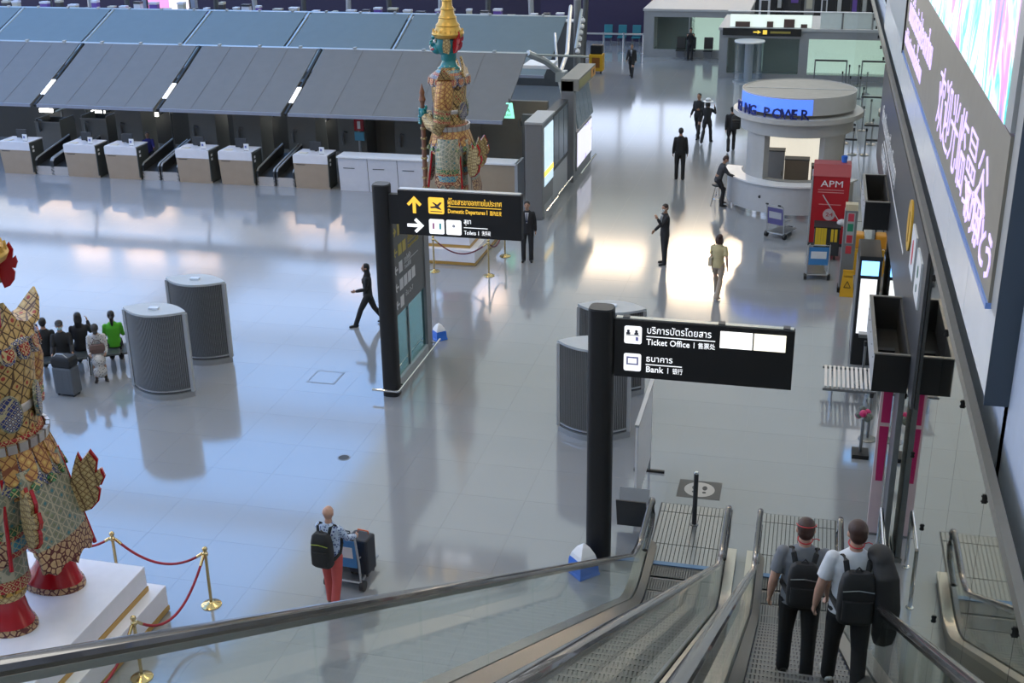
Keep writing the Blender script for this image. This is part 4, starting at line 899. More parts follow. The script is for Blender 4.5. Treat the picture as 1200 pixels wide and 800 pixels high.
# tall dark machine housings behind the counters
hous = mat('housing_panel', (.16, .16, .15), .55); houst = mat('housing_rim', (.22, .21, .19), .5)
HX = [(-28.3, 1.35), (-26.35, 1.55), (-24.9, 2.0), (-21.95, 1.95), (-20.2, 2.15), (-18.1, 2.0), (-16.2, 2.15), (-14.1, 1.9)]
for i, (x, h) in enumerate(HX):
    t = thing('scanner_housing', 'dark open-topped machine housing behind the counters, number %s from the left' % ['one', 'two', 'three', 'four', 'five', 'six', 'seven', 'eight'][i], 'housing', (x, 40.3, 0), group='dark housings behind the counters')
    w = 1.05
    MB().box(x, x + w, 40.35, 40.39, 0, h).build('front_panel', hous, t); MB().box(x, x + w, 41.31, 41.35, 0, h).build('rear_panel', hous, t)
    MB().box(x, x + .04, 40.39, 41.31, 0, h + .1).build('side_panel', hous, t); MB().box(x + w - .04, x + w, 40.39, 41.31, 0, h + .1).build('side_panel', hous, t)
    MB().box(x - .01, x + w + .01, 40.33, 40.35, h - .02, h + .02).build('rim', houst, t); MB().box(x + .04, x + w - .04, 40.39, 41.31, h - .5, h - .48).build('inner_tray', black, t)
    MB().tube([(x + .2, 40.30, 1.0), (x + .2, 40.26, 1.3), (x + .25, 40.28, 1.45), (x + .32, 40.33, 1.4)], .05, 8).build('hose', mgrey, t)
# slim cream support posts and the low equipment wall behind
for i, x in enumerate((-31.6, -26.85, -22.05, -17.3)):
    t = thing('canopy_post', 'curved pale support post under the canopy joint, %s from left' % ['first', 'second', 'third', 'fourth'][i], 'post', (x, 41.3, 0), group='canopy posts')
    MB().tube([(x + .1, 41.7, 0), (x + .06, 41.6, 1.4), (x, 41.4, 2.4), (x, 41.0, 3.3)], [.13, .12, .10, .08], 10, flat=.5).build('curved_post', mat('post_grey', (.24, .24, .22), .5), t, smooth=True)
    MB().box(x - .1, x + .3, 41.55, 41.9, 0, .05).build('base_plate', dsteel, t)
struct(MB().box(-37, -15.5, 43.3, 43.5, 0, 2.6).build('wall_checkin_back', mat('back_partition', (.09, .09, .085), .6)))
# warm work lamps under the canopy and slanted pale conveyor beams
for i, x in enumerate((-29.5, -27.2, -24.9, -22.6, -20.3, -18.0, -15.9)):
    t = thing('work_lamp', 'small white work lamp behind the counters, number %s from the left' % ['one', 'two', 'three', 'four', 'five', 'six', 'seven'][i], 'lamp', (x, 42.9, 1.2), group='work lamps behind the counters')
    MB().box(x - .3, x + .3, 42.95, 43.3, 1.2, 1.26).build('bracket', dsteel, t)
    MB().box(x - .28, x + .28, 42.88, 42.96, 1.16, 1.30).build('diffuser', mat('work_lamp_glow', (.9, .9, .85), .5, emit=5.0, ecol=(1, .97, .88)) if i == 0 else bpy.data.materials['work_lamp_glow'], t)
for i, x in enumerate((-27.3, -24.4, -19.3, -15.6)):
    t = thing('chute_beam', 'pale slanted chute beam behind the counters, %s from left' % ['first', 'second', 'third', 'fourth'][i], 'beam', (x, 42.2, 0), group='pale slanted chute beams')
    a, b = Vector((x - 1.0, 41.75, 1.45)), Vector((x + .7, 42.7, 2.15)); MB().tube([a, b], .09, 4, flat=.5).build('beam', mat('chute_cream', (.42, .40, .30), .5), t)
    MB().cyl((x - .8, 41.86, 0), (x - .8, 41.86, 1.5), .04).build('strut', dsteel, t); MB().cyl((x + .5, 42.6, 0), (x + .5, 42.6, 2.05), .04).build('strut', dsteel, t)
# long white service desk with panels, and the pale back wall with doors
t = thing('service_desk', 'long desk with white front at its left and beige front at its right', 'desk', (-12.2, 38.2, 0))
MB().box(-15.25, -9.2, 37.95, 38.75, .06, 1.14).build('carcass', cside, t)
for k in range(3): MB().prism([(37.93, .0), (37.94, .0), (37.84, 1.12), (37.83, 1.12)], 'x', -15.28 + k * 1.04 + .01, -14.24 + k * 1.04 - .01).build('front_panel', mat('desk_white', (.60, .60, .64), .35) if k == 0 else bpy.data.materials['desk_white'], t)
for k in range(2): MB().prism([(37.93, 0), (37.94, 0), (37.84, 1.12), (37.83, 1.12)], 'x', -12.16 + k * 1.48 + .01, -10.68 + k * 1.48 - .01).build('front_panel', mat('desk_beige', (.38, .30, .21), .4) if k == 0 else bpy.data.materials['desk_beige'], t)
MB().box(-15.3, -9.15, 37.78, 38.5, 1.14, 1.19).build('worktop', white, t)
MB().box(-9.2, -9.1, 37.8, 38.75, 0, 1.19).build('end_panel', lgrey, t)
for k in range(4): MB().box(-15.1 + k * 1.04, -14.7 + k * 1.04, 37.845, 37.86, .78, .80).build('handle_slot', charcoal, t)
struct(MB().box(-15.4, -8.9, 41.5, 41.7, 0, 2.5).build('wall_service', mat('beige_wall', (.26, .23, .19), .6)))
for k, (a, b) in enumerate(((-15.0, -13.2), (-13.1, -11.3))):
    d = struct(MB().box(a, b, 41.44, 41.5, .02, 2.35).build('door_%d' % (k + 1), mat('beige_door%d' % k, (.30, .26, .21), .5)))
    MB().box(b - .2, b - .1, 41.38, 41.44, 1.0, 1.05).build('door_handle', dsteel, d)
t = tag(MB().box(-12.75, -11.75, 41.36, 41.39, 2.0, 2.25).build('notice_plate', mat('dark_red_notice', (.28, .02, .03), .4), org=(-12.2, 41.38, 2.0)), 'dark red notice plate on the beige service wall', 'notice')
MB().text('AUTHORIZED', .09, (-12.65, 41.358, 2.13), SX, SY, .002, w=.8).build('lettering', mat('pale_red_print', (.6, .3, .3), .5), t); MB().text('PERSONNEL ONLY', .09, (-12.65, 41.358, 2.03), SX, SY, .002, w=.8).build('lettering', bpy.data.materials['pale_red_print'], t)
t = thing('wall_fan', 'grey round fan standing on the service desk end', 'fan', (-9.6, 40.9, 0))
MB().cyl((-9.45, 40.9, 0), (-9.45, 40.9, 1.75), .03).build('pole', dsteel, t); MB().lathe([(.2, 0), (.2, .04), (.03, .06)], 16, (-9.45, 40.9, 0)).build('base', dsteel, t)
cg = MB()
for k in range(3): cg.tube([(-9.45 + (.12 + .1 * k) * cos(a), 40.78, 1.85 + (.12 + .1 * k) * sin(a)) for a in [2 * pi * q / 20 for q in range(20)]], .012, 5, closed=True)
cg.build('guard_cage', mgrey, t)
for k in range(4):
    a = k * pi / 2; MB().loft([[(-9.45 + .04 * cos(a + d), 40.82 + e, 1.85 + .04 * sin(a + d)) for d, e in ((-.6, 0), (.6, .02), (.6, .03), (-.6, .01))], [(-9.45 + .27 * cos(a + d), 40.81 + e, 1.85 + .27 * sin(a + d)) for d, e in ((-.35, 0), (.35, .04), (.35, .05), (-.35, .01))]]).build('blade', dgrey, t)
MB().ball((-9.45, 40.86, 1.85), .09, 10, 8).build('motor', dgrey, t)
t = thing('extinguisher_sign', 'red fire sign panel on a post beside the service desk', 'sign', (-15.35, 40.2, 0))
MB().cyl((-15.35, 40.2, 0), (-15.35, 40.2, 2.2), .05).build('post', lgrey, t); MB().box(-15.5, -15.15, 40.12, 40.15, 1.55, 1.95).build('red_plate', redpaint, t); MB().box(-15.5, -15.15, 40.12, 40.15, 1.2, 1.5).build('blue_plate', mat('blue_plate', (.1, .35, .5), .5), t); MB().box(-15.38, -15.27, 40.11, 40.12, 1.62, 1.88).build('white_mark', white, t)
# ------------------------------------------------------------------ island gable: display towers facing the walkway
def lightbox_mat(nm, cols, sc):
    m = mat(nm, cols[0], .4); tt = m.node_tree; p = tt.nodes['Principled BSDF']
    c = tt.nodes.new('ShaderNodeTexCoord'); v = tt.nodes.new('ShaderNodeTexVoronoi'); v.inputs['Scale'].default_value = sc; tt.links.new(c.outputs['Object'], v.inputs[0])
    r = tt.nodes.new('ShaderNodeValToRGB'); r.color_ramp.interpolation = 'CONSTANT'; e = r.color_ramp; e.elements[0].position = 0; e.elements[0].color = (*cols[1], 1); e.elements[1].position = .22; e.elements[1].color = (*cols[0], 1)
    tt.links.new(v.outputs['Distance'], r.inputs[0]); tt.links.new(r.outputs[0], p.inputs['Base Color']); tt.links.new(r.outputs[0], p.inputs['Emission Color']); p.inputs['Emission Strength'].default_value = .45; return m
lb1 = lightbox_mat('advert_pale_blue', ((.62, .80, .92), (.75, .85, .95)), 3); lb2 = lightbox_mat('advert_violet_white', ((.86, .84, 1), (.45, .35, .75)), 2.2)
t = thing('advert_lightbox', 'grey display tower with a pale blue lit advert and yellow stripe', 'display', (-8.1, 36.7, 0))
MB().box(-8.35, -7.82, 35.7, 36.0, 0, 2.95).build('corner_post', mgrey, t, bev=.02); MB().box(-8.2, -7.86, 36.0, 37.45, .35, 2.9).build('case', mgrey, t)
MB().box(-7.86, -7.835, 36.05, 37.40, .95, 2.75).build('lit_advert', lb1, t); MB().box(-7.835, -7.83, 36.05, 37.40, 1.25, 1.42).build('yellow_stripe', mat('advert_yellow', (.9, .6, .1), .4, emit=.9, ecol=(1, .65, .1)), t)
MB().box(-8.36, -7.8, 35.68, 37.5, 2.95, 3.02).build('top_cap', lgrey, t); MB().box(-8.15, -7.9, 36.0, 37.45, 0, .35).build('plinth', lgrey, t)
MB().tube([(-7.7, 35.75, .28), (-7.7, 37.5, .28)], .03, 8).build('kick_rail', chrome, t)
t = thing('monitor_bank', 'bank of dark departure monitors beside the pale blue lightbox', 'display', (-8.1, 38.7, 0))
MB().box(-8.2, -7.88, 37.55, 40.0, 1.05, 2.9).build('case', charcoal, t)
for k in range(3): MB().box(-7.88, -7.86, 37.62 + k * .8, 38.36 + k * .8, 1.2, 2.8).build('monitor', mat('dark_monitor', (.04, .06, .07), .15) if k == 0 else bpy.data.materials['dark_monitor'], t)
MB().box(-8.1, -7.9, 37.55, 40.0, .1, 1.05).build('lower_panel', lgrey, t); MB().tube([(-7.72, 37.6, .3), (-7.72, 40.0, .3)], .03, 8).build('kick_rail', chrome, t)
for q in (37.7, 39.9): MB().box(-8.1, -7.95, q - .05, q + .05, 0, .1).build('foot', dsteel, t)
t = thing('departure_display_tower', 'grey tower of slanted departure screens above a violet and white lit advert', 'display', (-7.95, 42.2, 0))
MB().box(-8.2, -7.75, 40.35, 40.75, 0, 3.45).build('post', mgrey, t, bev=.02); MB().box(-8.1, -7.72, 40.75, 43.6, .3, 1.65).build('case', mgrey, t)
MB().box(-7.72, -7.70, 40.85, 43.5, .42, 1.58).build('lit_advert', lb2, t); MB().box(-8.05, -7.75, 40.75, 43.6, 0, .3).build('plinth', mgrey, t)
for k in range(4):
    MB().boxc((-7.80, 41.15 + k * .72, 2.38), (.06, .66, 1.25), Matrix.Rotation(-.16, 3, 'Y')).build('flight_screen', mat('flight_screen', (.10, .13, .14), .12, emit=.05, ecol=(.5, .6, .7)) if k == 0 else bpy.data.materials['flight_screen'], t)
MB().box(-8.2, -7.6, 40.35, 43.6, 3.1, 3.5).build('header', mat('header_grey', (.2, .195, .17), .5), t); MB().box(-7.6, -7.59, 40.5, 42.6, 3.17, 3.43).build('header_print', mat('olive_print', (.30, .27, .10), .5), t); MB().box(-7.6, -7.585, 42.7, 43.5, 3.15, 3.45).build('orange_plate', mat('orange_plate', (.6, .28, .05), .5), t)
MB().text('W', .3, (-7.582, 42.95, 3.2), YD, ZD, .002).build('letter', black, t)
MB().tube([(-7.55, 40.6, .25), (-7.55, 43.6, .25)], .03, 8).build('kick_rail', chrome, t)
# white tubular frame at the canopy end
frm = mat('white_steel_frame', (.40, .43, .44), .4, .4)
t = thing('canopy_end_frame', 'arched pale steel frame closing the end of the canopies', 'frame', (-9.0, 43, 0))
MB().tube([(-9.7, 42.0, 4.05), (-9.2, 42.6, 3.7), (-8.8, 43.2, 3.2)], .12, 8).build('upper_arm', frm, t, smooth=True)
MB().tube([(-8.8, 43.2, 3.2), (-8.55, 43.0, 2.6), (-8.4, 42.6, 1.6), (-8.4, 42.2, 0)], [.2, .22, .2, .18], 10, flat=.5).build('curved_leg', frm, t, smooth=True)
MB().tube([(-8.8, 43.2, 3.2), (-9.2, 46.5, 3.4), (-9.8, 50, 4.2), (-10.2, 52.3, 4.4)], .08, 8).build('long_tube', frm, t, smooth=True)
MB().tube([(-8.9, 43.2, 3.1), (-9.6, 46.5, 3.0), (-10.4, 50, 3.6)], .05, 8).build('lower_tube', silt, t, smooth=True)
MB().tube([(-9.6, 42.05, 4.0), (-7.9, 43.8, 3.7)], .04, 8).build('cross_tube', silt, t); MB().boxc((-8.75, 43.2, 3.1), (.35, .5, .35)).build('node_plate', frm, t)
MB().box(-10.2, -9.2, 43.35, 44.6, 3.3, 3.42).build('roof_plate', white, t)
MB().box(-8.5, -8.3, 42.0, 42.4, 0, .06).build('base_plate', dsteel, t)
t = thing('canopy_mast', 'tall steel mast with spotlights at the end of the rear canopy row', 'mast', (-10.05, 53, 0))
MB().cyl((-10.05, 53, 0), (-10.05, 53, 4.6), .16, n=12).build('mast', mgrey, t, smooth=True)
for k in range(6): MB().lathe([(.02, 0), (.09, .05), (.1, .16), (.0, .2)], 10, (-9.72 + .05 * k, 52.6 - .5 * k, 3.9 - .18 * k), R=Matrix.Rotation(2.6, 3, 'X')).build('spotlight', white, t); MB().cyl((-9.72 + .05 * k, 52.6 - .5 * k, 3.92 - .18 * k), (-9.85 + .05 * k, 52.65 - .5 * k, 4.02 - .2 * k), .02).build('spot_bracket', silt, t)
MB().tube([(-9.85, 52.9, 4.2), (-9.55, 50.0, 3.0)], .06, 8).build('spot_rail', frm, t)
t = thing('exit_sign', 'glowing green exit sign hanging below the canopy end', 'sign', (-9.75, 40.6, 2.5))
MB().prism([(-9.95, 2.35), (-9.55, 2.35), (-9.62, 2.85), (-9.82, 2.85)], 'y', 39.3, 39.36).build('green_panel', mat('exit_green', (.2, .7, .5), .4, emit=.7, ecol=(.3, .9, .65)), t)
MB().text('EXIT', .1, (-9.86, 39.298, 2.42), SX, SY, .002, w=.2).build('lettering', charcoal, t); MB().tube([(-9.8, 39.33, 2.55), (-9.74, 39.29, 2.66), (-9.7, 39.29, 2.56)], .018, 5).build('running_figure', charcoal, t)
MB().cyl((-9.72, 39.33, 2.85), (-9.72, 39.33, 3.0), .02).build('hanger', charcoal, t)
struct(MB().box(-9.5, -8.75, 40.2, 40.4, 0, 2.3).build('wall_gable', mat('gable_panel', (.12, .125, .13), .5)))
# ------------------------------------------------------------------ farther rows seen over the canopies
purp = mat('dark_purple_curtain', (.035, .025, .05), .8)
struct(MB().box(-60, -10.8, 74, 74.3, 0, 4.4).build('wall_far_left', purp)); struct(MB().box(-16, -9.3, 72.8, 73, 0, 3.4).build('wall_purple', mat('purple_partition', (.03, .02, .06), .6)))
t = thing('far_counter_row', 'dark counter row with pale tops far behind the canopies', 'counter row', (-28, 58.5, 0))
MB().box(-48, -10.8, 58, 58.7, 0, 3.0).build('body', dgrey, t); MB().box(-48, -10.8, 57.9, 58.8, 3.0, 3.05).build('top', lgrey, t)
random.seed(3); fw = mat('far_white', (.6, .6, .64), .5); fv = mat('far_violet', (.12, .06, .3), .5); fb_ = mat('far_dark', (.03, .03, .035), .5); fy = mat('far_cream', (.45, .42, .34), .5)
for k in range(46):
    x = -46 + k * .76 + random.uniform(-.2, .2); h = random.uniform(.18, .6); w = random.uniform(.2, .45)
    t = thing('desk_item', 'small %s box on the far counter row, %s from the left' % (['white', 'violet', 'dark', 'cream'][k % 4], ORD[k]), 'box', (x, 58.3, 3.05), group='boxes on the far counter row')
    m = [fw, fv, fb_, fy][k % 4]; MB().box(x - w / 2, x + w / 2, 58.15, 58.45, 3.05, 3.05 + h * .8).build('case', m, t, bev=.01); MB().box(x - w / 2 - .01, x + w / 2 + .01, 58.13, 58.47, 3.05 + h * .8, 3.05 + h).build('lid', [fb_, fw, fy, fw][k % 4], t)
for k in range(14):
    x = -44 + k * 2.5; t = thing('far_pillar', 'slim %s post rising behind the far counters, %s from the left' % (['pale', 'dark'][k % 2], ORD[k]), 'post', (x, 62, 0), group='posts behind the far counters')
    MB().cyl((x, 62, 0), (x + (.25 if k % 3 else -.2), 62, 5.2), .14, n=8).build('shaft', [lgrey, dgrey][k % 2], t); MB().box(x - .3, x + .3, 61.7, 62.3, 0, .1).build('base', dgrey, t)
t = thing('pink_screen', 'bright pink and white screen at the top left of the hall', 'screen', (-33.1, 60.0, 2.7))
MB().box(-34.3, -31.8, 60.05, 60.2, 2.2, 4.6).build('case', charcoal, t); MB().box(-34.2, -33.0, 60.0, 60.05, 2.85, 4.5).build('pink_image', mat('pink_glow', (.9, .2, .5), .4, emit=.7, ecol=(1, .30, .58)), t); MB().box(-33.0, -31.9, 60.0, 60.05, 2.85, 4.5).build('white_image', mat('pinkish_white_glow', (.9, .8, .85), .4, emit=.7, ecol=(1, .85, .92)), t)
for x in (-34.45, -31.65): MB().box(x - .12, x + .12, 60, 60.3, 0, 4.6).build('side_post', mat('screen_post%d' % int(-x), (.25, .28, .34), .5), t)
# ------------------------------------------------------------------ round duty-free kiosk with blue-lit lettering
BX0, BY0 = -.45, 39.3
kw = mat('kiosk_white', (.46, .46, .45), .4); kin = mat('kiosk_inside', (.62, .60, .54), .6); ktop = mat('kiosk_roof', (.36, .34, .31), .6, var=.15, scale=4)
def ringwall(r0, r1, z0, z1, a0, a1, n=28):
    full = abs(a1 - a0 - 2 * pi) < 1e-6; k = n if full else n + 1; rings = []
    for i in range(k):
        a = a0 + (a1 - a0) * i / n; rings.append([(BX0 + r * cos(a), BY0 + r * sin(a), z) for r, z in ((r0, z0), (r1, z0), (r1, z1), (r0, z1))])
    return MB().loft(rings, closed=full)
t = thing('round_kiosk', 'round grey-white sales kiosk with blue-lit KING POWER lettering', 'kiosk', (BX0, BY0, 0))
ringwall(.0001, 1.72, 3.12, 3.6, 0, 2 * pi, 40).build('roof_drum', ktop, t)
ringwall(1.722, 1.74, 3.1, 3.62, 0, 2 * pi, 48).build('drum_band', kw, t, smooth=True)
MB().box(BX0 - 1.7, BX0 + 1.7, BY0 - .03, BY0 + .03, 3.6, 3.615).build('roof_seam', lgrey, t)
ringwall(1.3, 1.98, 2.85, 3.0, 0, 2 * pi, 48).build('lower_ring', kw, t, smooth=True); ringwall(1.2, 1.72, 2.42, 2.85, 0, 2 * pi, 48).build('lintel', kw, t, smooth=True)
glow = mat('blue_sign_glow', (.05, .12, .7), .4, emit=.62, ecol=(.10, .24, 1))
ringwall(1.745, 1.765, 3.12, 3.58, radians(195), radians(285), 24).build('blue_light_band', glow, t, smooth=True)
lt_ = mat('dark_blue_letters', (.02, .03, .16), .3)
word = 'KING POWER'
for k, ch in enumerate(word):
    if ch == ' ': continue
    a = radians(198 + 8.8 * k); c = Vector((BX0 + 1.86 * cos(a), BY0 + 1.86 * sin(a), 3.02)); xdv = Vector((-sin(a), cos(a), 0))
    MB().text(ch, .42, c - xdv * .13, xdv, (0, 0, 1), .02, bold=.008).build('letter', lt_, t)
for a0, a1 in ((206, 236), (303, 333), (20, 160)): ringwall(1.35, 1.62, 0.02, 2.43, radians(a0), radians(a1), 12).build('pillar_wall', kw, t, smooth=True)
ringwall(.0001, 1.9, 0, .02, 0, 2 * pi, 40).build('floor_disc', mgrey, t)
ringwall(1.25, 1.34, .03, 2.4, radians(20), radians(160), 16).build('inner_back_wall', mat('kiosk_lit_wall', (.85, .82, .72), .5, emit=.35, ecol=(1, .95, .82)), t)
ringwall(1.36, 1.6, .02, 1.05, radians(236), radians(303), 10).build('inner_counter', mat('kiosk_grey', (.30, .30, .28), .45), t)
ringwall(1.95, 2.05, .12, .98, radians(172), radians(335), 30).build('counter_front', mat('kiosk_counter', (.50, .51, .53), .3), t, smooth=True)
ringwall(1.9, 2.0, 0, .12, radians(172), radians(335), 30).build('counter_kick', chrome, t, smooth=True)
ringwall(1.62, 2.12, .98, 1.03, radians(170), radians(337), 30).build('counter_top', white, t, smooth=True)
ringwall(1.63, 1.95, .02, .6, radians(175), radians(333), 20).build('counter_shelf', dgrey, t)
disc = MB().lathe([(.05, 0), (.05, .01), (0, .01)], 12, (BX0 + 2.052 * cos(radians(243)), BY0 + 2.052 * sin(radians(243)), .6), R=Matrix.Rotation(pi / 2, 3, 'X')).build('round_badge', charcoal, t)
# goods inside
for i, (dx, dy, w, h, z, m, lb) in enumerate(((-.55, .35, .5, 1.55, .02, kw, 'tall grey locker inside the round kiosk'), (.1, -.1, .75, 1.4, .02, mat('brown_carton', (.26, .20, .14), .7), 'brown carton tower inside the round kiosk'), (.75, -.05, .4, 1.2, .02, mat('dark_brown_box', (.16, .09, .06), .6), 'small dark brown box stack inside the round kiosk'))):
    x, y = BX0 + dx, BY0 + dy; q = thing('stock_cabinet', lb, 'cabinet', (x, y, .02))
    MB().box(x - w / 2, x + w / 2, y - .22, y + .22, z, z + h).build('case', m, q, bev=.01); MB().box(x - w / 2 - .01, x + w / 2 + .01, y - .23, y + .23, z + h, z + h + .03).build('lid', dgrey, q); MB().box(x + w / 2 - .08, x + w / 2 - .06, y - .24, y - .22, z + h * .5, z + h * .6).build('handle', chrome, q)
# bar stool and leaflets
t = thing('bar_stool', 'slim chrome stool under the person leaning at the round kiosk', 'stool', (-2.72, 38.35, 0))
MB().lathe([(.19, .66), (.2, .69), (.19, .72), (0, .73)], 18, (-2.72, 38.35, 0)).build('seat', charcoal, t)
for k in range(4): a = k * pi / 2 + .4; MB().cyl((-2.72 + .08 * cos(a), 38.35 + .08 * sin(a), .66), (-2.72 + .22 * cos(a), 38.35 + .22 * sin(a), 0), .014).build('leg', chrome, t)
MB().tube([(-2.72 + .17 * cos(a), 38.35 + .17 * sin(a), .25) for a in [2 * pi * q / 16 for q in range(16)]], .01, 5, closed=True).build('foot_ring', chrome, t)
# ------------------------------------------------------------------ red APM booth
t = thing('red_booth', 'tall red vending booth with white APM lettering', 'booth', (.68, 35.1, 0))
redm = mat('booth_red', (.42, .012, .02), .4)
MB().box(.17, 1.17, 34.72, 35.5, 0, 2.02).build('cabinet', redm, t, bev=.015); MB().prism([(34.70, 2.02), (35.5, 2.02), (35.5, 2.3), (35.0, 2.3)], 'x', .16, 1.18).build('sloped_header', mat('header_red', (.33, .05, .06), .45), t)
MB().box(.12, .17, 34.7, 35.5, 0, 2.02).build('side_trim', lgrey, t); MB().box(.15, 1.19, 34.68, 35.52, 0, .08).build('plinth', charcoal, t)
MB().text('APM', .26, (.38, 34.715, 1.72), SX, SY, .003, w=.6).build('lettering', white, t)
for z, w in ((1.62, .7), (1.55, .7), (1.2, .6)): MB().box(.67 - w / 2, .67 + w / 2, 34.712, 34.72, z, z + .02).build('small_print', mat('pale_red_line', (.6, .25, .25), .5) if z == 1.62 else bpy.data.materials['pale_red_line'], t)
o = MB().lathe([(.17, 0), (.17, .006), (0, .006)], 20, (.67, 34.72, .92), R=Matrix.Rotation(pi / 2, 3, 'X')).build('round_logo', mat('logo_pale', (.5, .4, .4), .5), t)
MB().text('24', .16, (.57, 34.712, .87), SX, SY, .002, w=.2).build('logo_mark', redm, o)
t = thing('blue_bucket', 'small blue bucket standing on top of the red booth', 'bucket', (.98, 35.3, 2.3)); MB().lathe([(.07, 2.3), (.09, 2.48), (.08, 2.48), (.06, 2.32)], 14, (.98, 35.3, 0)).build('pail', bluep, t); MB().tube([(.89, 35.3, 2.48), (.98, 35.3, 2.52), (1.07, 35.3, 2.48)], .006, 5).build('bail', chrome, t)
# ------------------------------------------------------------------ luggage trolleys
wheel_me = MB().tube([(-.035, 0, 0), (.035, 0, 0)], .085, 14).mesh('wheel', rubber, smooth=True)
def trolley(panelm, lab, panel_m2, loc, rz):
    t = thing('luggage_trolley', lab, 'trolley', loc, rz, 'luggage trolleys', frame=L0)
    for s in (-1, 1):
        MB().tube([(s * .28, -.35, .12), (s * .28, -.38, .5), (s * .27, -.45, .98), (s * .24, -.55, 1.04)], .018, 8).build('upright_tube', lgrey, t, smooth=True)
        MB().tube([(s * .28, -.35, .14), (s * .22, .2, .14), (s * .10, .55, .16)], .018, 8).build('base_tube', lgrey, t, smooth=True)
        MB().tube([(s * .24, -.55, 1.04), (s * .16, -.58, 1.05)], .025, 8).build('grip', rubber, t)
        o = bpy.data.objects.new('wheel', wheel_me); COL.objects.link(o); o.parent = t; o.location = (s * .30, -.33, .086)
    o = bpy.data.objects.new('wheel', wheel_me); COL.objects.link(o); o.parent = t; o.location = (0, .5, .086)
    MB().tube([(-.27, -.45, .98), (.27, -.45, .98)], .016, 8).build('cross_bar', lgrey, t); MB().tube([(-.28, -.35, .14), (.28, -.35, .14)], .016, 8).build('cross_bar', lgrey, t)
    MB().box(-.24, .24, -.33, .45, .15, .165).build('platform', dsteel, t)
    MB().prism([(-.385, .42), (-.375, .42), (-.425, .92), (-.435, .92)], 'x', -.25, .25).build('advert_panel', panelm, t)
    MB().prism([(-.405, .60), (-.41, .60), (-.43, .80), (-.425, .80)], 'x', -.2, .2).build('panel_print', panel_m2, t)
    MB().tube([(-.25, -.30, .55), (-.25, .02, .50), (.25, .02, .50), (.25, -.30, .55)], .012, 6).build('upper_basket', lgrey, t)
    return t
skyb = mat('trolley_blue', (.06, .25, .55), .4)
trolley(skyb, 'luggage trolley with bright blue and white panel in front of the red booth', white, (.40, 32.0, 0), .1)
trolley(mat('trolley_navy', (.10, .09, .25), .4), 'luggage trolley with navy and grey panel beside the round kiosk', mat('trolley_grey_print', (.4, .42, .46), .4), (-.62, 35.5, 0), -.5)
# ------------------------------------------------------------------ information column, wet-floor sign, cleaning gear
t = thing('information_column', 'slim grey information column with coloured flag stickers', 'column', (1.15, 30.95, 0))
MB().box(.98, 1.30, 30.8, 31.1, .12, 2.15).build('column', mgrey, t, bev=.015); MB().box(.95, 1.36, 30.75, 31.15, 0, .12).build('foot', black, t)
MB().box(1.04, 1.24, 30.79, 30.80, 1.3, 2.1).build('sticker_panel', lgrey, t)
for z, c in ((1.98, (.5, .05, .08)), (1.72, (.02, .22, .12)), (1.42, (.45, .03, .05)), (1.14, (.5, .04, .05))): MB().box(1.07, 1.21, 30.78, 30.79, z - .10, z + .10).build('flag_sticker', mat('sticker_%d' % int(z * 100), c, .4), t)
MB().box(.99, 1.29, 30.82, 31.08, 2.15, 2.3).build('beige_box', mat('beige_box', (.55, .47, .32), .5), t)
wety = mat('caution_yellow', (.62, .33, .015), .4)
def wet_sign(x, y, lab, rz=0):
    t = thing('wet_floor_sign', lab, 'wet floor sign', (x, y, 0), rz, 'yellow wet-floor signs', frame=L0)
    for s in (-1, 1):
        R = Matrix.Rotation(s * .16, 3, 'X'); pl = [(-.17, 0), (.17, 0), (.12, .66), (-.12, .66)]
        vs = [Vector((u, -.105 * -s * 0 + s * .11 - s * v * .16, v)) for u, v in pl] + [Vector((u, s * .11 - s * v * .16 + .012, v)) for u, v in pl]
        o = MB().add(vs, [(0, 1, 2, 3), (7, 6, 5, 4), (0, 4, 5, 1), (1, 5, 6, 2), (2, 6, 7, 3), (3, 7, 4, 0)]).build('leaf', wety, t)
        if s < 0:
            tri = MB()
            for (a, b) in (((-.08, .24), (.08, .24)), ((.08, .24), (0, .40)), ((0, .40), (-.08, .24))): tri.tube([(a[0], -.118 + a[1] * .16, a[1]), (b[0], -.118 + b[1] * .16, b[1])], .008, 5)
            tri.build('warning_triangle', black, o); MB().text('CAUTION', .06, (-.1, -.118 + .5 * .16, .5), (1, 0, 0), (0, .16, 1), .001, w=.2).build('lettering', black, o)
    MB().box(-.13, .13, -.02, .03, .64, .68).build('hinge', wety, t)
wet_sign(1.18, 30.55, 'yellow wet-floor sign leaning in front of the information column'); wet_sign(1.50, 32.4, 'orange wet-floor sign behind the information column', .3)
t = thing('cleaning_cart', 'black cleaning cart with yellow cloths and a mop behind the blue trolley', 'cart', (.62, 33.6, 0))
MB().box(.30, .98, 33.35, 33.95, .14, .9).build('body', charcoal, t, bev=.02); MB().box(.28, 1.0, 33.33, 33.97, .9, .95).build('tray', black, t)
for k in range(4): MB().box(.33 + k * .075, .40 + k * .075, 33.30, 33.36, .42, .92).build('yellow_cloth', mat('yellow_cloth', (.62, .42, .02), .6) if k == 0 else bpy.data.materials['yellow_cloth'], t)
for k in range(2): MB().box(.74 + k * .1, .81 + k * .1, 33.31, 33.36, .55, .9).build('yellow_cloth', bpy.data.materials['yellow_cloth'], t)
for x in (.4, .88):
    for y in (33.45, 33.85): MB().tube([(x - .02, y, .07), (x + .02, y, .07)], .07, 12).build('caster', rubber, t)
MB().cyl((1.0, 33.8, .9), (.45, 33.7, 1.75), .014).build('mop_handle', lgrey, t); MB().ball((1.02, 33.75, .98), (.14, .14, .1), 10, 7).build('mop_head', mat('mop_grey', (.5, .48, .5), .8, bump=.5, scale=30), t)
t = thing('floor_scrubber', 'orange and black floor scrubbing machine behind the information column', 'cleaning machine', (1.45, 33.0, 0))
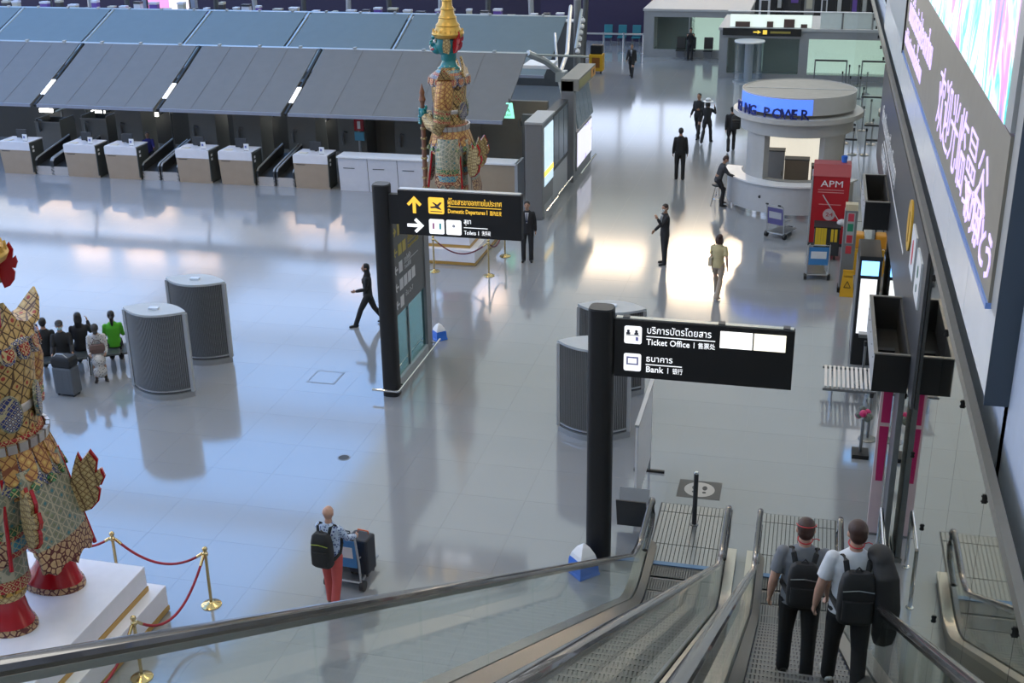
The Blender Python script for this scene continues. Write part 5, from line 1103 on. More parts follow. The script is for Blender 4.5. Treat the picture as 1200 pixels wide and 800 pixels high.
MB().box(1.30, 1.64, 32.75, 33.5, .08, .55).build('body', black, t, bev=.04); MB().box(1.32, 1.6, 32.8, 33.2, .55, .95).build('tank', mat('orange_tank', (.6, .26, .02), .4), t, bev=.04)
MB().tube([(1.38, 33.4, .5), (1.38, 33.55, 1.1), (1.58, 33.55, 1.1), (1.58, 33.4, .5)], .02, 8).build('handle', black, t); 
for x in (1.34, 1.58): MB().tube([(x - .03, 32.95, .1), (x + .03, 32.95, .1)], .1, 12).build('wheel', rubber, t)
MB().tube([(1.4, 32.74, .6), (1.32, 32.68, .3), (1.45, 32.7, .15)], .03, 8).build('hose', chrome, t)
# black belt stanchions along the glass wall
def belt_stanchion():
    t = thing('belt_stanchion', 'x', 'stanchion', L0, frame=L0)
    MB().lathe([(.17, 0), (.17, .015), (.14, .035), (.03, .045)], 20).build('base', dsteel, t, smooth=True); MB().cyl((0, 0, .04), (0, 0, .95), .028, n=10).build('pole', dsteel, t, smooth=True); MB().lathe([(.036, .88), (.036, .98), (.02, .99), (0, .99)], 12).build('belt_head', black, t)
    return t
b0 = belt_stanchion()
BSP = [(1.52, 30.85), (1.55, 27.2 + 1.5), (1.45, 24.95), (1.9 - .4, 22.3), (2.0, 60.3), (1.2, 58.4), (2.6, 57.2), (1.45, 54.6), (2.4, 53.2), (1.2, 51.9), (1.6, 50.4), (1.25, 48.0), (1.65, 46.2)]
for i, (x, y) in enumerate(BSP):
    x = min(x, 1.53); o = b0 if i == 0 else copy_tree(b0); put(o, (x, y, 0), 0, 'steel belt stanchion along the glass wall, %s from the camera' % ORD[i], 'belt stanchions')
t = thing('queue_rail', 'dark retractable belt rail in front of the pale green window', 'rail', (.2, 60.6, 0))
for x in (-.05, 1.4): MB().cyl((x, 60.6, 0), (x, 60.6, 1.15), .03).build('pole', dsteel, t); MB().lathe([(.16, 0), (.16, .02), (.03, .03)], 14, (x, 60.6, 0)).build('base', dsteel, t)
MB().box(-.05, 1.4, 60.58, 60.62, 1.07, 1.15).build('belt', charcoal, t)
for i, (y, z) in enumerate(((47.0, .9), (44.5, .9), (52.6, .9))): tag(MB().box(.2, 1.6, y - .02, y + .02, z, z + .07).cyl((.2, y, 0), (.2, y, z + .08), .03).lathe([(.15, 0), (.15, .02), (.03, .03)], 12, (.2, y, 0)).build('belt_barrier', charcoal, org=(.2, y, 0)), 'black belt barrier across the walkway behind the round kiosk, %s' % ['middle one', 'nearest one', 'farthest one'][i], 'barrier', 'belt barriers behind the kiosk')
# ------------------------------------------------------------------ glazed rooms at the far end
wg = mat('room_wall_grey', (.26, .27, .285), .5); lit_g = mat('lit_room_wall', (.72, .80, .75), .6, emit=.35, ecol=(.88, 1, .92))
frost = glass('frosted_green_glass', (.84, .93, .90), .15, extra=.05); rm_top = mat('room_roof', (.40, .41, .42), .6)
def room(nm, x0, x1, yf, yb, h, wins, doors=()):
    r = thing(nm, None, None, ((x0 + x1) / 2, yf, 0)); struct(r)
    xs = [x0] + [q for w in wins for q in (w[0], w[1])] + [x1]
    zb, zt = wins[0][2], wins[0][3]
    MB().box(x0, x1, yf, yf + .2, 0, zb).build('sill_wall', wg, r); MB().box(x0, x1, yf, yf + .2, zt, h).build('head_wall', wg, r)
    for k in range(0, len(xs), 2): MB().box(xs[k], xs[k + 1], yf, yf + .2, zb, zt).build('pier', wg, r)
    for w in wins:
        MB().box(w[0], w[1], yf + .08, yf + .10, zb, zt).build('window_pane', frost, r)
        MB().box(w[0] - .1, w[1] + .1, yf + 2.2, yf + 2.25, 0, h).build('lit_back_wall', lit_g if w[4] else wg, r)
    MB().box(x0, x0 + .2, yf + .2, yb, 0, h).build('side_wall', wg, r); MB().box(x1 - .2, x1, yf + .2, yb, 0, h).build('side_wall', wg, r)
    MB().box(x0 - .05, x1 + .05, yf - .05, yb, h, h + .12).build('roof_slab', rm_top, r)
    return r
room('wall_room_back', -9.15, -3.6, 67.4, 72.5, 2.42, [(-8.6, -6.75, .42, 2.12, 0), (-6.7, -4.9, .42, 2.12, 1)])
room('wall_room_front', -4.65, 6, 61.5, 66.5, 2.3, [(-4.25, -.85, .25, 1.95, 0), (-.42, 6 - .4, .35, 2.02, 1)])
t = thing('arrow_sign', 'long black sign strip with yellow arrow on the far room', 'sign', (-2.6, 61.4, 2.1)); MB().box(-4.5, -.8, 61.36, 61.45, 2.08, 2.42).build('strip', black, t)
yp = mat('yellow_sign_print', (.7, .5, .05), .4, emit=.4, ecol=(1, .7, .1))
MB().prism([(-3.05, 2.22), (-2.85, 2.22), (-2.85, 2.16), (-2.68, 2.25), (-2.85, 2.34), (-2.85, 2.28), (-3.05, 2.28)], 'y', 61.35, 61.36).build('arrow', yp, t); MB().box(-2.6, -2.4, 61.35, 61.36, 2.15, 2.35).build('pictogram', yp, t); MB().box(-2.25, -1.3, 61.35, 61.36, 2.2, 2.3).build('lettering', mat('olive_letters', (.3, .24, .05), .5), t)
# upper glass balustrade and lit strip over the front room
t = thing('roof_balustrade', 'white glass balustrade panels on top of the far room', 'balustrade', (2, 61.6, 2.42))
for k in range(5): MB().box(.05 + k * 1.05, 1.02 + k * 1.05, 61.6, 61.63, 2.44, 3.18).build('glass_panel', mat('white_panel_glass', (.62, .68, .66), .25) if k == 0 else bpy.data.materials['white_panel_glass'], t); MB().box(1.02 + k * 1.05, 1.10 + k * 1.05, 61.58, 61.65, 2.42, 3.2).build('post', mgrey, t)
MB().box(-4.3, 6, 61.55, 61.67, 3.18, 3.22).build('handrail', white, t)
t = thing('lit_window_strip', 'bright strip window with dark goods above the arrow sign', 'window', (-2.4, 62, 2.42)); MB().box(-4.2, -.35, 61.9, 61.95, 2.42, 3.0).build('lit_strip', lit_g, t)
for x, w in ((-3.6, .7), (-2.3, .3), (-1.4, .5), (-.7, .3)): MB().box(x - w / 2, x + w / 2, 61.8, 61.88, 2.43, 2.43 + .5 * random.uniform(.3, .9)).build('display_item', mat('dark_goods%d' % int(x * -10), (.10, .06, .05), .6), t)
# glass cylinder column in front of the far room
t = thing('glass_cylinder', 'tall pale glass cylinder column in front of the far room', 'column', (-3.15, 60.6, 0))
MB().lathe([(.68, .05), (.68, 1.9)], 32, (-3.15, 60.6, 0)).build('glass_shell', glass('pale_cylinder_glass', (.80, .86, .92), .1, extra=.12), t, smooth=True); MB().lathe([(.72, 0), (.72, .05), (0, .06)], 32, (-3.15, 60.6, 0)).build('base_ring', lgrey, t); MB().lathe([(.72, 1.9), (.72, 1.96), (.6, 1.96)], 32, (-3.15, 60.6, 0)).build('top_ring', white, t); MB().cyl((-3.15, 60.6, .05), (-3.15, 60.6, 1.8), .2).build('inner_core', lgrey, t)
# row of chairs and people's seats near the rooms
tealseat = mat('teal_seat', (.01, .16, .20), .5); blackseat = mat('black_seat', (.015, .015, .016), .5)
def seat_(m):
    t = thing('waiting_chair', 'x', 'chair', L0, frame=L0)
    MB().box(-.25, .25, -.26, .24, .42, .48).build('seat', m, t, bev=.03); MB().boxc((0, .26, .80), (.48, .06, .62), Matrix.Rotation(-.15, 3, 'X')).build('backrest', m, t, bev=.03)
    for x in (-.2, .2):
        for y in (-.2, .2): MB().cyl((x, y, 0), (x, y, .42), .015).build('leg', dsteel, t)
    return t
c0 = seat_(tealseat)
for k in range(3): o = c0 if k == 0 else copy_tree(c0); put(o, (-11.75 + .82 * k, 71.3, 0), 0, 'teal waiting chair by the purple partition, ' + ['left one', 'middle one', 'right one'][k], 'teal waiting chairs')
c1 = seat_(blackseat)
for k in range(3): o = c1 if k == 0 else copy_tree(c1); put(o, (-7.1 + .55 * k + (.35 if k == 2 else 0), 67.05, 0), 0, 'black chair before the lit far room, ' + ['left of the standing man', 'hidden behind the standing man', 'right of the standing man'][k], 'black chairs before the far room')
t = thing('tape_rail', 'low steel rail with posts in front of the teal chairs', 'rail', (-11, 68.5, 0))
for k in range(4): MB().cyl((-12.6 + k * 1.1, 68.5, 0), (-12.6 + k * 1.1, 68.5, 1.1), .05).build('post', chrome, t); MB().lathe([(.15, 0), (.15, .02), (.05, .03)], 12, (-12.6 + k * 1.1, 68.5, 0)).build('base', chrome, t)
MB().box(-12.6, -9.3, 68.46, 68.54, .98, 1.06).build('rail', lgrey, t)
t = thing('janitor_cart', 'yellow janitor cart with black lid near the canopy mast', 'cart', (-10.7, 62, 0))
MB().box(-11.1, -10.4, 61.7, 62.3, .12, .95).build('yellow_bin', mat('cart_yellow', (.62, .33, .01), .5), t, bev=.03); MB().box(-11.05, -10.45, 61.75, 62.25, .95, 1.4).build('black_bag', black, t, bev=.05); MB().box(-10.95, -10.55, 61.69, 61.7, .3, .8).build('dark_print', mat('cart_print', (.25, .08, .01), .5), t)
for x in (-11, -10.5): MB().tube([(x - .03, 61.8, .08), (x + .03, 61.8, .08)], .08, 12).build('wheel', rubber, t)
# dark clutter of the shops behind the rooms
random.seed(11)
for k in range(16):
    x = -8.3 + k * .85; h = random.uniform(1.4, 2.4); w = random.uniform(.35, .7)
    t = thing('shop_fixture', 'tall %s shop fixture behind the far rooms, %s from the left' % (['dark', 'grey', 'pale', 'black'][k % 4], ORD[k]), 'shop fixture', (x, 76, 0), group='shop fixtures behind the far rooms')
    MB().box(x - w / 2, x + w / 2, 75.7, 76.3, 0, h + 1).build('cabinet', [fb_, mgrey, fw, black][k % 4], t); MB().box(x - w / 2 - .03, x + w / 2 + .03, 75.68, 76.32, h + 1, h + 1.08).build('top', [mgrey, fb_, fb_, lgrey][k % 4], t); MB().box(x - w * .3, x + w * .3, 75.68, 75.7, h - .4, h + .6).build('face_panel', [fv, fy, fb_, lgrey][k % 4], t)
struct(MB().box(-9.2, 26, 79, 79.3, 0, 3.6).build('wall_shops', mat('dark_shop_wall', (.035, .035, .04), .7)))
# ------------------------------------------------------------------ people
SKIN = [mat('skin_tan', (.36, .20, .13), .5), mat('skin_light', (.50, .29, .21), .5), mat('skin_brown', (.25, .14, .09), .5)]
hair_blk = mat('black_hair', (.012, .010, .009), .45, bump=.3, scale=80); hair_brn = mat('brown_hair', (.05, .022, .014), .5, bump=.3, scale=80); hair_red = mat('reddish_brown_hair', (.045, .018, .012), .5, bump=.3, scale=90)
CL = {}
def cloth_mat(nm, col, rough=.8, bump=.25): 
    if nm not in CL: CL[nm] = mat(nm, col, rough, bump=bump, scale=14, var=.12)
    return CL[nm]
suit_b = cloth_mat('black_suit_cloth', (.014, .014, .016)); dark_tr = cloth_mat('dark_trouser_cloth', (.016, .016, .018)); shoe_b = mat('black_shoe', (.012, .012, .012), .35)
def limb(mb, pts, rs, n=10, flat=1.0, up=(0, 0, 1)):
    mb.tube(pts, rs, n, flat, up)
    for p, r in zip(pts, rs): mb.ball(p, (r * .985, r * .985, r * .985), n, 6)
def torso(mb, rows, n=16):
    """stack of ellipses (cx, cy, z, rx, ry)"""
    mb.loft([[(cx + rx * cos(2 * pi * k / n), cy + ry * sin(2 * pi * k / n), z) for k in range(n)] for cx, cy, z, rx, ry in rows])
def hand(mb, w, d, side, curl=.5, s=1.0):
    """palm and five fingers from wrist w along direction d; side = +1 right hand"""
    d = Vector(d).normalized(); nrm = Vector((-side, 0, 0)); nrm = (nrm - d * nrm.dot(d)).normalized(); lat = d.cross(nrm) * side     # lat points to the thumb side
    if lat.y < 0 and abs(d.z) > .5: lat = -lat
    w = Vector(w); pc = w + d * .05 * s
    mb.tube([w, w + d * .04 * s, w + d * .085 * s], [.027 * s, .034 * s, .036 * s], 8, .55, up=nrm)
    for k, ln in enumerate((.068, .078, .072, .056)):
        off = lat * (.028 - .019 * k) * s; b = w + d * .08 * s + off; c1 = (d * cos(curl * .6) + nrm * sin(curl * .6)); c2 = (d * cos(curl * 1.7) + nrm * sin(curl * 1.7))
        m1 = b + c1 * ln * .5 * s; e = m1 + c2 * ln * .5 * s; mb.tube([b - d * .02, b, m1, e], [.0105 * s, .0105 * s, .0098 * s, .008 * s], 6)
    b = w + d * .028 * s + lat * .026 * s; m1 = b + (d * .6 + lat * .65 + nrm * .25).normalized() * .034 * s; mb.tube([b - lat * .012, b, m1, m1 + (d * .8 + lat * .15 + nrm * .5).normalized() * .03 * s], [.014 * s, .0135 * s, .012 * s, .009 * s], 6)
def person(lab, loc, rz, H=1.72, legs=((6, 4), (-4, 4)), arms=((6, 6, 12), (-4, 6, 12)), sit=False, skin=0, top=suit_b, sleeve='long', bottom=dark_tr, low='trousers', shoe=shoe_b, hair='short', hairm=hair_blk, head=(0, 0), lean=0.0, build=1.0, vox=.016, mask=None, jacket=False, hands=None, group=None, tie=False, female=False):
    """legs: (thigh forward deg, knee bend deg) for left, right; arms: (forward deg, out deg, elbow bend deg)
       body faces local +Y; left side is -X"""
    s = H / 1.75; sk = SKIN[skin] if isinstance(skin, int) else skin
    root = Vector((0, 0, .93))
    J = {}
    def leg(side, a, k):
        hp = root + Vector((side * .095, 0, -.02)); A = radians(a); B = radians(a - k)
        kn = hp + Vector((side * .012, sin(A) * .43, -cos(A) * .43)); an = kn + Vector((side * .0, sin(B) * .42, -cos(B) * .42)); return hp, kn, an
    for side, (a, k) in zip((-1, 1), legs): J['leg', side] = leg(side, a, k)
    low_z = min(J['leg', q][2].z for q in (-1, 1)) - .075
    def arm(side, a, o, b):
        sh = Vector((side * .168 * build, 0, 1.385)); A = radians(a); O = radians(o)
        d1 = Vector((side * sin(O), sin(A) * cos(O), -cos(A) * cos(O))).normalized(); A2 = radians(a + b)
        d2 = Vector((side * sin(O) * (.4 if b < 60 else -.75), sin(A2), -cos(A2))).normalized(); el = sh + d1 * .28; return sh, el, el + d2 * .25, d2
    for side, v in zip((-1, 1), arms): J['arm', side] = arm(side, *v)
    lr = Matrix.Rotation(-lean, 3, 'X')
    def up(p):                                           # upper body leans about the hips
        return root + lr @ (Vector(p) - root)
    off = Vector((0, 0, -low_z))
    def fin(mb): mb.v = [tuple((Vector(v) + off) * s) for v in mb.v]; return mb
    def upper(mb, n0):
        mb.v[n0:] = [tuple(up(v)) for v in mb.v[n0:]]
    bw = build
    # --- body
    mb = MB()
    torso(mb, [(0, 0, 1.36, .14 * bw, .09), (0, 0, 1.44, .10, .075), (0, 0, 1.47, .058, .06), (0, .005, 1.52, .053, .058), (0, .012, 1.56, .05, .056)])
    hy, hp_ = radians(head[0]), radians(head[1]); HR = Matrix.Rotation(hy, 3, 'Z') @ Matrix.Rotation(-hp_, 3, 'X'); hc = Vector((0, .02, 1.632))
    def hp(v): return hc + HR @ Vector(v)
    mb.ball(hc, (.076, .096, .108), 14, 10, HR); mb.ball(hp((0, .028, -.062)), (.052, .062, .052), 12, 8, HR); mb.ball(hp((0, -.02, .02)), (.079, .088, .085), 12, 8, HR)
    mb.tube([hp((0, .088, .022)), hp((0, .108, -.012)), hp((0, .112, -.022)), hp((0, .09, -.03))], [.009, .013, .016, .008], 6)
    mb.tube([hp((-.026, .084, -.055)), hp((0, .095, -.053)), hp((.026, .084, -.055))], .008, 6)
    for q in (-1, 1): mb.ball(hp((q * .079, -.008, -.008)), (.012, .022, .033), 8, 6, HR); mb.ball(hp((q * .03, .078, .030)), (.022, .012, .008), 8, 6, HR)
    for q in (-1, 1):
        sh, el, wr, d2 = J['arm', q]
        limb(mb, [sh, sh.lerp(el, .5), el, el.lerp(wr, .35), wr], [.052 * bw, .047 * bw, .039 * bw, .040 * bw, .027], 10); 
        hand(mb, wr - d2 * .005, d2, q, .55 if not hands else hands)
    upper(mb, 0); n0 = len(mb.v)
    torso(mb, [(0, 0, .86, .15 * bw, .105), (0, 0, .98, .15 * bw, .10), (0, 0, 1.1, .13 * bw, .09)])
    for q in (-1, 1):
        h_, k_, a_ = J['leg', q]; limb(mb, [h_, h_.lerp(k_, .5), k_, k_.lerp(a_, .35), a_], [.082, .07, .052, .052, .034], 10)
    torso_b = MB()
    n1 = len(mb.v); torso(mb, [(0, 0, 1.0, .13 * bw, .09), (0, 0, 1.2, .15 * bw, .10), (0, 0, 1.34, .165 * bw, .105), (0, 0, 1.42, .13 * bw, .08)]); upper(mb, n1)
    fin(mb)
    body = remesh(mb, 'person', sk, max(.0085, vox * .62) * s, off=L0, it=4); body.location = loc; body.rotation_euler = (0, 0, rz); tag(body, lab, 'person', group); ORG[body] = L0
    # --- top garment
    mb = MB(); g = .012
    hem = .86 if not jacket else .80
    wd = .155 if not female else .14
    rows = [(0, 0, hem, (.172 if not jacket else .185) * bw, .128), (0, 0, .95, .168 * bw, .124), (0, 0, 1.08, wd * bw, .115), (0, 0, 1.22, .17 * bw, .122), (0, 0, 1.33, .186 * bw, .118), (0, 0, 1.39, .172 * bw, .10), (0, 0, 1.43, .125 * bw, .085), (0, 0, 1.465, .078, .072), (0, 0, 1.482, .066, .066)]
    torso(mb, rows, 20)
    if female: 
        for q in (-1, 1): mb.ball((q * .075, .085, 1.28), (.07, .06, .065), 10, 8)
    for q in (-1, 1):
        sh, el, wr, d2 = J['arm', q]
        if sleeve == 'long': limb(mb, [sh, sh.lerp(el, .5), el, el.lerp(wr, .5), wr - d2 * .02], [.062 * bw, .059 * bw, .052 * bw, .050 * bw, .042], 10)
        elif sleeve == 'short': mb.tube([sh + (sh - el) * .1, sh.lerp(el, .35), sh.lerp(el, .72)], [.058 * bw, .064 * bw, .064 * bw], 12); mb.ball(sh, .061 * bw, 10, 7)
        else: mb.ball(sh, .06 * bw, 10, 7)
    upper(mb, 0); fin(mb); tp = remesh(mb, 'top_garment', top, vox * s, body, it=3)
    if sit:                                            # keep the hem above the lap
        pass
    # --- trousers or skirt
    mb = MB()
    torso(mb, [(0, 0, .83, .165 * bw, .122), (0, 0, .93, .165 * bw, .118), (0, 0, 1.02, .15 * bw, .105)], 18)
    for q in (-1, 1):
        h_, k_, a_ = J['leg', q]
        if low == 'trousers': limb(mb, [h_, h_.lerp(k_, .5), k_, k_.lerp(a_, .5), a_ + (a_ - k_) * .06], [.099, .090, .073, .068, .066], 12)
        elif low == 'shorts': limb(mb, [h_, h_.lerp(k_, .5), k_.lerp(h_, .1)], [.10, .096, .09], 12)
    if low == 'skirt':
        kz = (J['leg', -1][1] + J['leg', 1][1]) / 2
        if sit: limb(mb, [root, kz], [.15, .17], 14, .6); limb(mb, [kz, kz + Vector((0, .02, -.26))], [.15, .17], 14, .6)
        else: torso(mb, [(0, 0, .42, .23, .20), (0, 0, .7, .20, .16), (0, 0, .95, .165, .12)], 20)
    fin(mb); remesh(mb, 'trousers' if low != 'skirt' else 'skirt', bottom, vox * s, body, it=3)
    # --- shoes
    for q in (-1, 1):
        h_, k_, a_ = J['leg', q]; mb = MB(); pitch = 0
        sd = (k_ - a_).normalized(); tip = Vector((0, cos(0), 0))
        drop = a_.z - (low_z + .075)
        fw = Vector((q * .15, 1, -min(.9, drop * 2.2))).normalized() if drop > .03 else Vector((q * .14, 1, 0)).normalized()
        hl = a_ + Vector((0, 0, -.035)) - fw * .045; mb.tube([hl, a_ + Vector((0, 0, -.038)) + fw * .05, a_ + Vector((0, 0, -.048)) + fw * .14, a_ + Vector((0, 0, -.052)) + fw * .185], [.038, .044, .043, .026], 10, .75); mb.ball(hl, (.036, .036, .034), 8, 6); mb.tube([a_ + sd * .02, a_ - Vector((0, 0, .03))], [.042, .042], 10)
        mb.boxc(a_ + fw * .065 + Vector((0, 0, -.066)), (.07, .23, .018), Matrix.Rotation(-q * .14, 3, 'Z'))
        fin(mb); remesh(mb, 'shoe', shoe, vox * .8 * s, body, it=2)
    # --- hair
    mb = MB()
    if hair != 'bald':
        mb.ball(hp((0, -.012, .035)), (.086, .100, .088), 14, 10, HR); mb.ball(hp((0, -.045, -.015)), (.077, .066, .075), 12, 8, HR)
        if hair == 'long': mb.tube([hp((0, -.06, .02)), hp((0, -.085, -.10)), hp((0, -.08, -.22)), hp((0, -.07, -.30))], [.08, .085, .08, .05], 12, .55, up=(0, 1, 0)); mb.ball(hp((.065, -.01, -.06)), (.03, .05, .10), 8, 6, HR); mb.ball(hp((-.065, -.01, -.06)), (.03, .05, .10), 8, 6, HR)
        if hair == 'bob': 
            for q in (-1, 0, 1): mb.ball(hp((q * .062, -.03 - .03 * (q == 0), -.05)), (.045, .06, .11), 10, 8, HR)
        if hair == 'ponytail': mb.tube([hp((0, -.09, .04)), hp((0, -.13, -.03)), hp((0, -.12, -.16)), hp((0, -.10, -.26))], [.03, .042, .036, .012], 10)
        if hair == 'scarf':
            mb.ball(hp((0, -.01, -.06)), (.09, .09, .11), 12, 8, HR); mb.tube([hp((0, -.02, -.08)), hp((0, -.01, -.20))], [.10, .15], 12, .8, up=(0, 1, 0))
        upper(mb, 0); fin(mb)
        # cut the face free: drop everything ahead of the hair line
        if hair in ('short', 'bob', 'long', 'ponytail', 'cap', 'scarf', 'buzz'):
            n = len(mb.v); P = up(hp((0, .045, 0))); N = (lr @ HR @ Vector((0, 1, -.35 if hair != 'scarf' else 0))).normalized()
            Pw = (P + off) * s; mb.v = [tuple(Vector(v) - N * max(0, (Vector(v) - Pw).dot(N))) for v in mb.v]
        ho = remesh(mb, 'hair' if hair != 'scarf' else 'headscarf', hairm, max(.011, vox * .7) * s, body, it=2)
    if hair == 'cap':
        mb = MB(); mb.ball(hp((0, -.005, .055)), (.092, .108, .078), 14, 8, HR); mb.tube([hp((0, .07, .055)), hp((0, .16, .035))], [.075, .06], 12, .12); upper(mb, 0); fin(mb); remesh(mb, 'cap', mm('dark_cap', (.03, .028, .028), .7), .012, body, it=2)
    if mask:
        mb = MB(); mb.ball(hp((0, .066, -.048)), (.058, .046, .052), 12, 8, HR); upper(mb, 0); fin(mb); mk = remesh(mb, 'face_mask', mask, .01 * s, body, it=2)
        for q in (-1, 1): b = MB().tube([hp((q * .055, .06, -.03)), hp((q * .082, .0, .005))], .004, 5); upper(b, 0); fin(b).build('ear_loop', mask, mk)
    if jacket or tie:
        b = MB().loft([[(-.05, .118, 1.43), (.05, .118, 1.43), (.05, .085, 1.43), (-.05, .085, 1.43)], [(-.012, .137, 1.14), (.012, .137, 1.14), (.012, .10, 1.14), (-.012, .10, 1.14)]]); upper(b, 0); sh_ = fin(b).build('shirt_front', mm('white_shirt', (.65, .65, .68), .6), tp)
        b = MB().loft([[(-.012, .128, 1.42), (.012, .128, 1.42), (.012, .11, 1.42), (-.012, .11, 1.42)], [(-.02, .145, 1.16), (.02, .145, 1.16), (.02, .12, 1.16), (-.02, .12, 1.16)]]); upper(b, 0); fin(b).build('tie', mm('dark_tie', (.02, .03, .08), .5), tp)
    eye = mm('eye_dark', (.015, .012, .01), .2)
    for q in (-1, 1): b = MB().ball(hp((q * .03, .088, .016)), (.012, .006, .007), 8, 6, HR); upper(b, 0); fin(b).build('eye', eye, body)
    body['_s'] = s
    def P3(v, upp=True):
        p = up(v) if upp else Vector(v); p = (p + off) * s; return Matrix.Translation(Vector(loc)) @ Matrix.Rotation(rz, 4, 'Z') @ p
    body_pts[body] = (P3, J)
    return body
body_pts = {}
WALK_A = ((22, 8), (-14, 18)); WALK_B = ((-14, 20), (20, 8)); SWING_A = ((-14, 6, 14), (18, 6, 18)); SWING_B = ((18, 6, 18), (-14, 6, 14))
white_mask = mat('white_face_mask', (.7, .72, .74), .7); blue_mask = mat('pale_blue_mask', (.45, .62, .65), .7)
# --- concourse figures
person('guard in black suit and tie standing beside the departures sign, hands behind back', (-7.38, 31.72, 0), pi + .15, 1.71, ((2, 2), (2, 2)), ((-12, 10, 22), (-12, 10, 22)), skin=0, jacket=True, hair='short')
person('man in dark suit standing in the bright glow with hand at his mask', (-3.65, 32.2, 0), pi / 2 + .5, 1.69, ((3, 2), (-2, 3)), ((40, 6, 110), (8, 4, 40)), skin=0, jacket=True, mask=white_mask, head=(20, 4))
person('woman in pale yellow shirt and light trousers walking away', (-2.01, 29.8, 0), -.25, 1.69, WALK_A, ((10, 8, 20), (-16, 16, 14)), skin=1, top=cloth_mat('pale_yellow_shirt', (.52, .44, .24)), sleeve='short', bottom=cloth_mat('beige_trousers', (.38, .30, .23)), shoe=mat('white_shoe', (.6, .6, .6), .5), hair='bob', hairm=hair_brn, female=True)
person('man in black standing with his back turned in the middle of the concourse', (-4.27, 41.46, 0), .15, 1.77, ((2, 2), (-3, 3)), ((2, 10, 8), (-2, 10, 8)), hair='short')
person('man in black walking ahead of the woman in the white hat', (-4.3, 48.1, 0), pi * .9, 1.76, WALK_A, ((30, 8, 70), (10, 8, 30)), head=(0, -12))
person('woman in black with a white hat walking beside a man in black', (-3.88, 47.2, 0), -.2, 1.66, WALK_B, ((20, 10, 80), (50, 20, 110)), hair='bob', female=True)
person('person in black hooded jacket carrying a black backpack, walking away', (-2.87, 45.98, 0), .1, 1.69, WALK_B, SWING_A, hair='short', build=1.1)
person('man in black suit with pale tie walking toward the camera', (-8.85, 61.1, 0), pi - .15, 1.65, WALK_A, SWING_A, jacket=True)
person('man in dark clothes standing before the lit far room reading his phone', (-6.55, 66.6, 0), pi + .1, 1.68, ((3, 2), (-2, 3)), ((35, 4, 105), (35, 4, 105)), hands=.8, head=(0, 16))
person('woman in black headscarf walking past the departures sign post', (-10.02, 26.15, 0), pi / 2 + .35, 1.62, ((28, 8), (-20, 16)), ((10, 4, 70), (-6, 4, 20)), hair='scarf', hairm=cloth_mat('black_scarf', (.012, .012, .013)), low='trousers', female=True)
person('person in grey sitting on the stool leaning over the kiosk counter', (-2.72, 38.28, .02), -pi / 2 + .35, 1.66, ((35, 45), (22, 28)), ((45, 6, 40), (50, 6, 35)), top=cloth_mat('grey_jacket', (.05, .05, .055)), hairm=hair_brn, head=(0, 20), lean=.3)
person('clerk in blue shirt sitting behind the check-in counter', (-23.1, 39.35, .02), pi + .5, 1.6, ((70, 80), (65, 78)), ((40, 6, 50), (40, 6, 50)), top=cloth_mat('royal_blue_shirt', (.02, .02, .16)), skin=2, sit=True)
# white hat and shoulder bags
t = thing('sun_hat', 'white sun hat worn by the woman in black', 'hat', (-3.88, 47.2, 1.60)); MB().lathe([(.20, 0), (.20, .012), (.10, .03), (.095, .11), (.06, .13), (0, .13)], 18, (-3.88, 47.215, 1.585)).build('crown_and_brim', white, t, smooth=True); MB().lathe([(.102, .035), (.102, .06)], 18, (-3.88, 47.215, 1.585)).build('hat_band', charcoal, t)
# --- backpack builder: local frame at the wearer's back, thing's own Empty
def backpack(lab, wearer, w, h, d, m, z=1.22, y=-.20, straps=True, label_patch=None, trim=None, side=0.0):
    P3, J = body_pts[wearer]; c = P3((side, y, z)); rz = wearer.rotation_euler[2]
    t = thing('backpack', lab, 'backpack', c, rz, 'backpacks', frame=L0)
    prof = lambda k, sw, sd: [(sw * w / 2 * math.copysign(abs(cos(a)) ** .55, cos(a)), sd * d / 2 * math.copysign(abs(sin(a)) ** .55, sin(a)), k) for a in [2 * pi * q / 20 for q in range(20)]]
    MB().loft([prof(-h / 2, .80, .72), prof(-h / 2 + .03, .95, .95), prof(-h * .15, 1, 1.05), prof(h * .2, .95, .95), prof(h * .42, .82, .75), prof(h / 2, .55, .45)]).build('main_bag', m, t, smooth=True)
    MB().loft([[(x * .78, yy * .5 - d * .42, zz * .42 - h * .16) for x, yy, zz in prof(k * h, 1, 1)] for k in (-.5, -.42, .3, .42)]).build('front_pocket', m, t, smooth=True)
    MB().tube([(-.04, d * .1, h / 2 - .01), (0, d * .05, h / 2 + .04), (.04, d * .1, h / 2 - .01)], .010, 6).build('grab_handle', m, t)
    MB().tube([(-w * .4, -d * .42, h * .18), (0, -d * .56, h * .24), (w * .4, -d * .42, h * .18)], .006, 5).build('zip', trim or dsteel, t)
    if straps:
        for q in (-1, 1):
            pts = [(q * w * .26, d * .35, h * .40), (q * .105, .10, h * .5 + .05), (q * .115, .21, h * .5 + .045), (q * .135, .335, h * .25), (q * .15, .33, -.05), (q * .185, .2, -h * .25), (q * w * .40, d * .4, -h * .36)]
            MB().tube(pts, .026, 8, .35, up=(0, 1, 0)).build('shoulder_strap', m, t, smooth=True)
    if label_patch: MB().box(-.06, .06, -d * .66, -d * .63, -h * .30, -h * .22).build('label_patch', label_patch, t)
    return t
pk = cloth_mat('black_nylon', (.012, .012, .013), .65); 
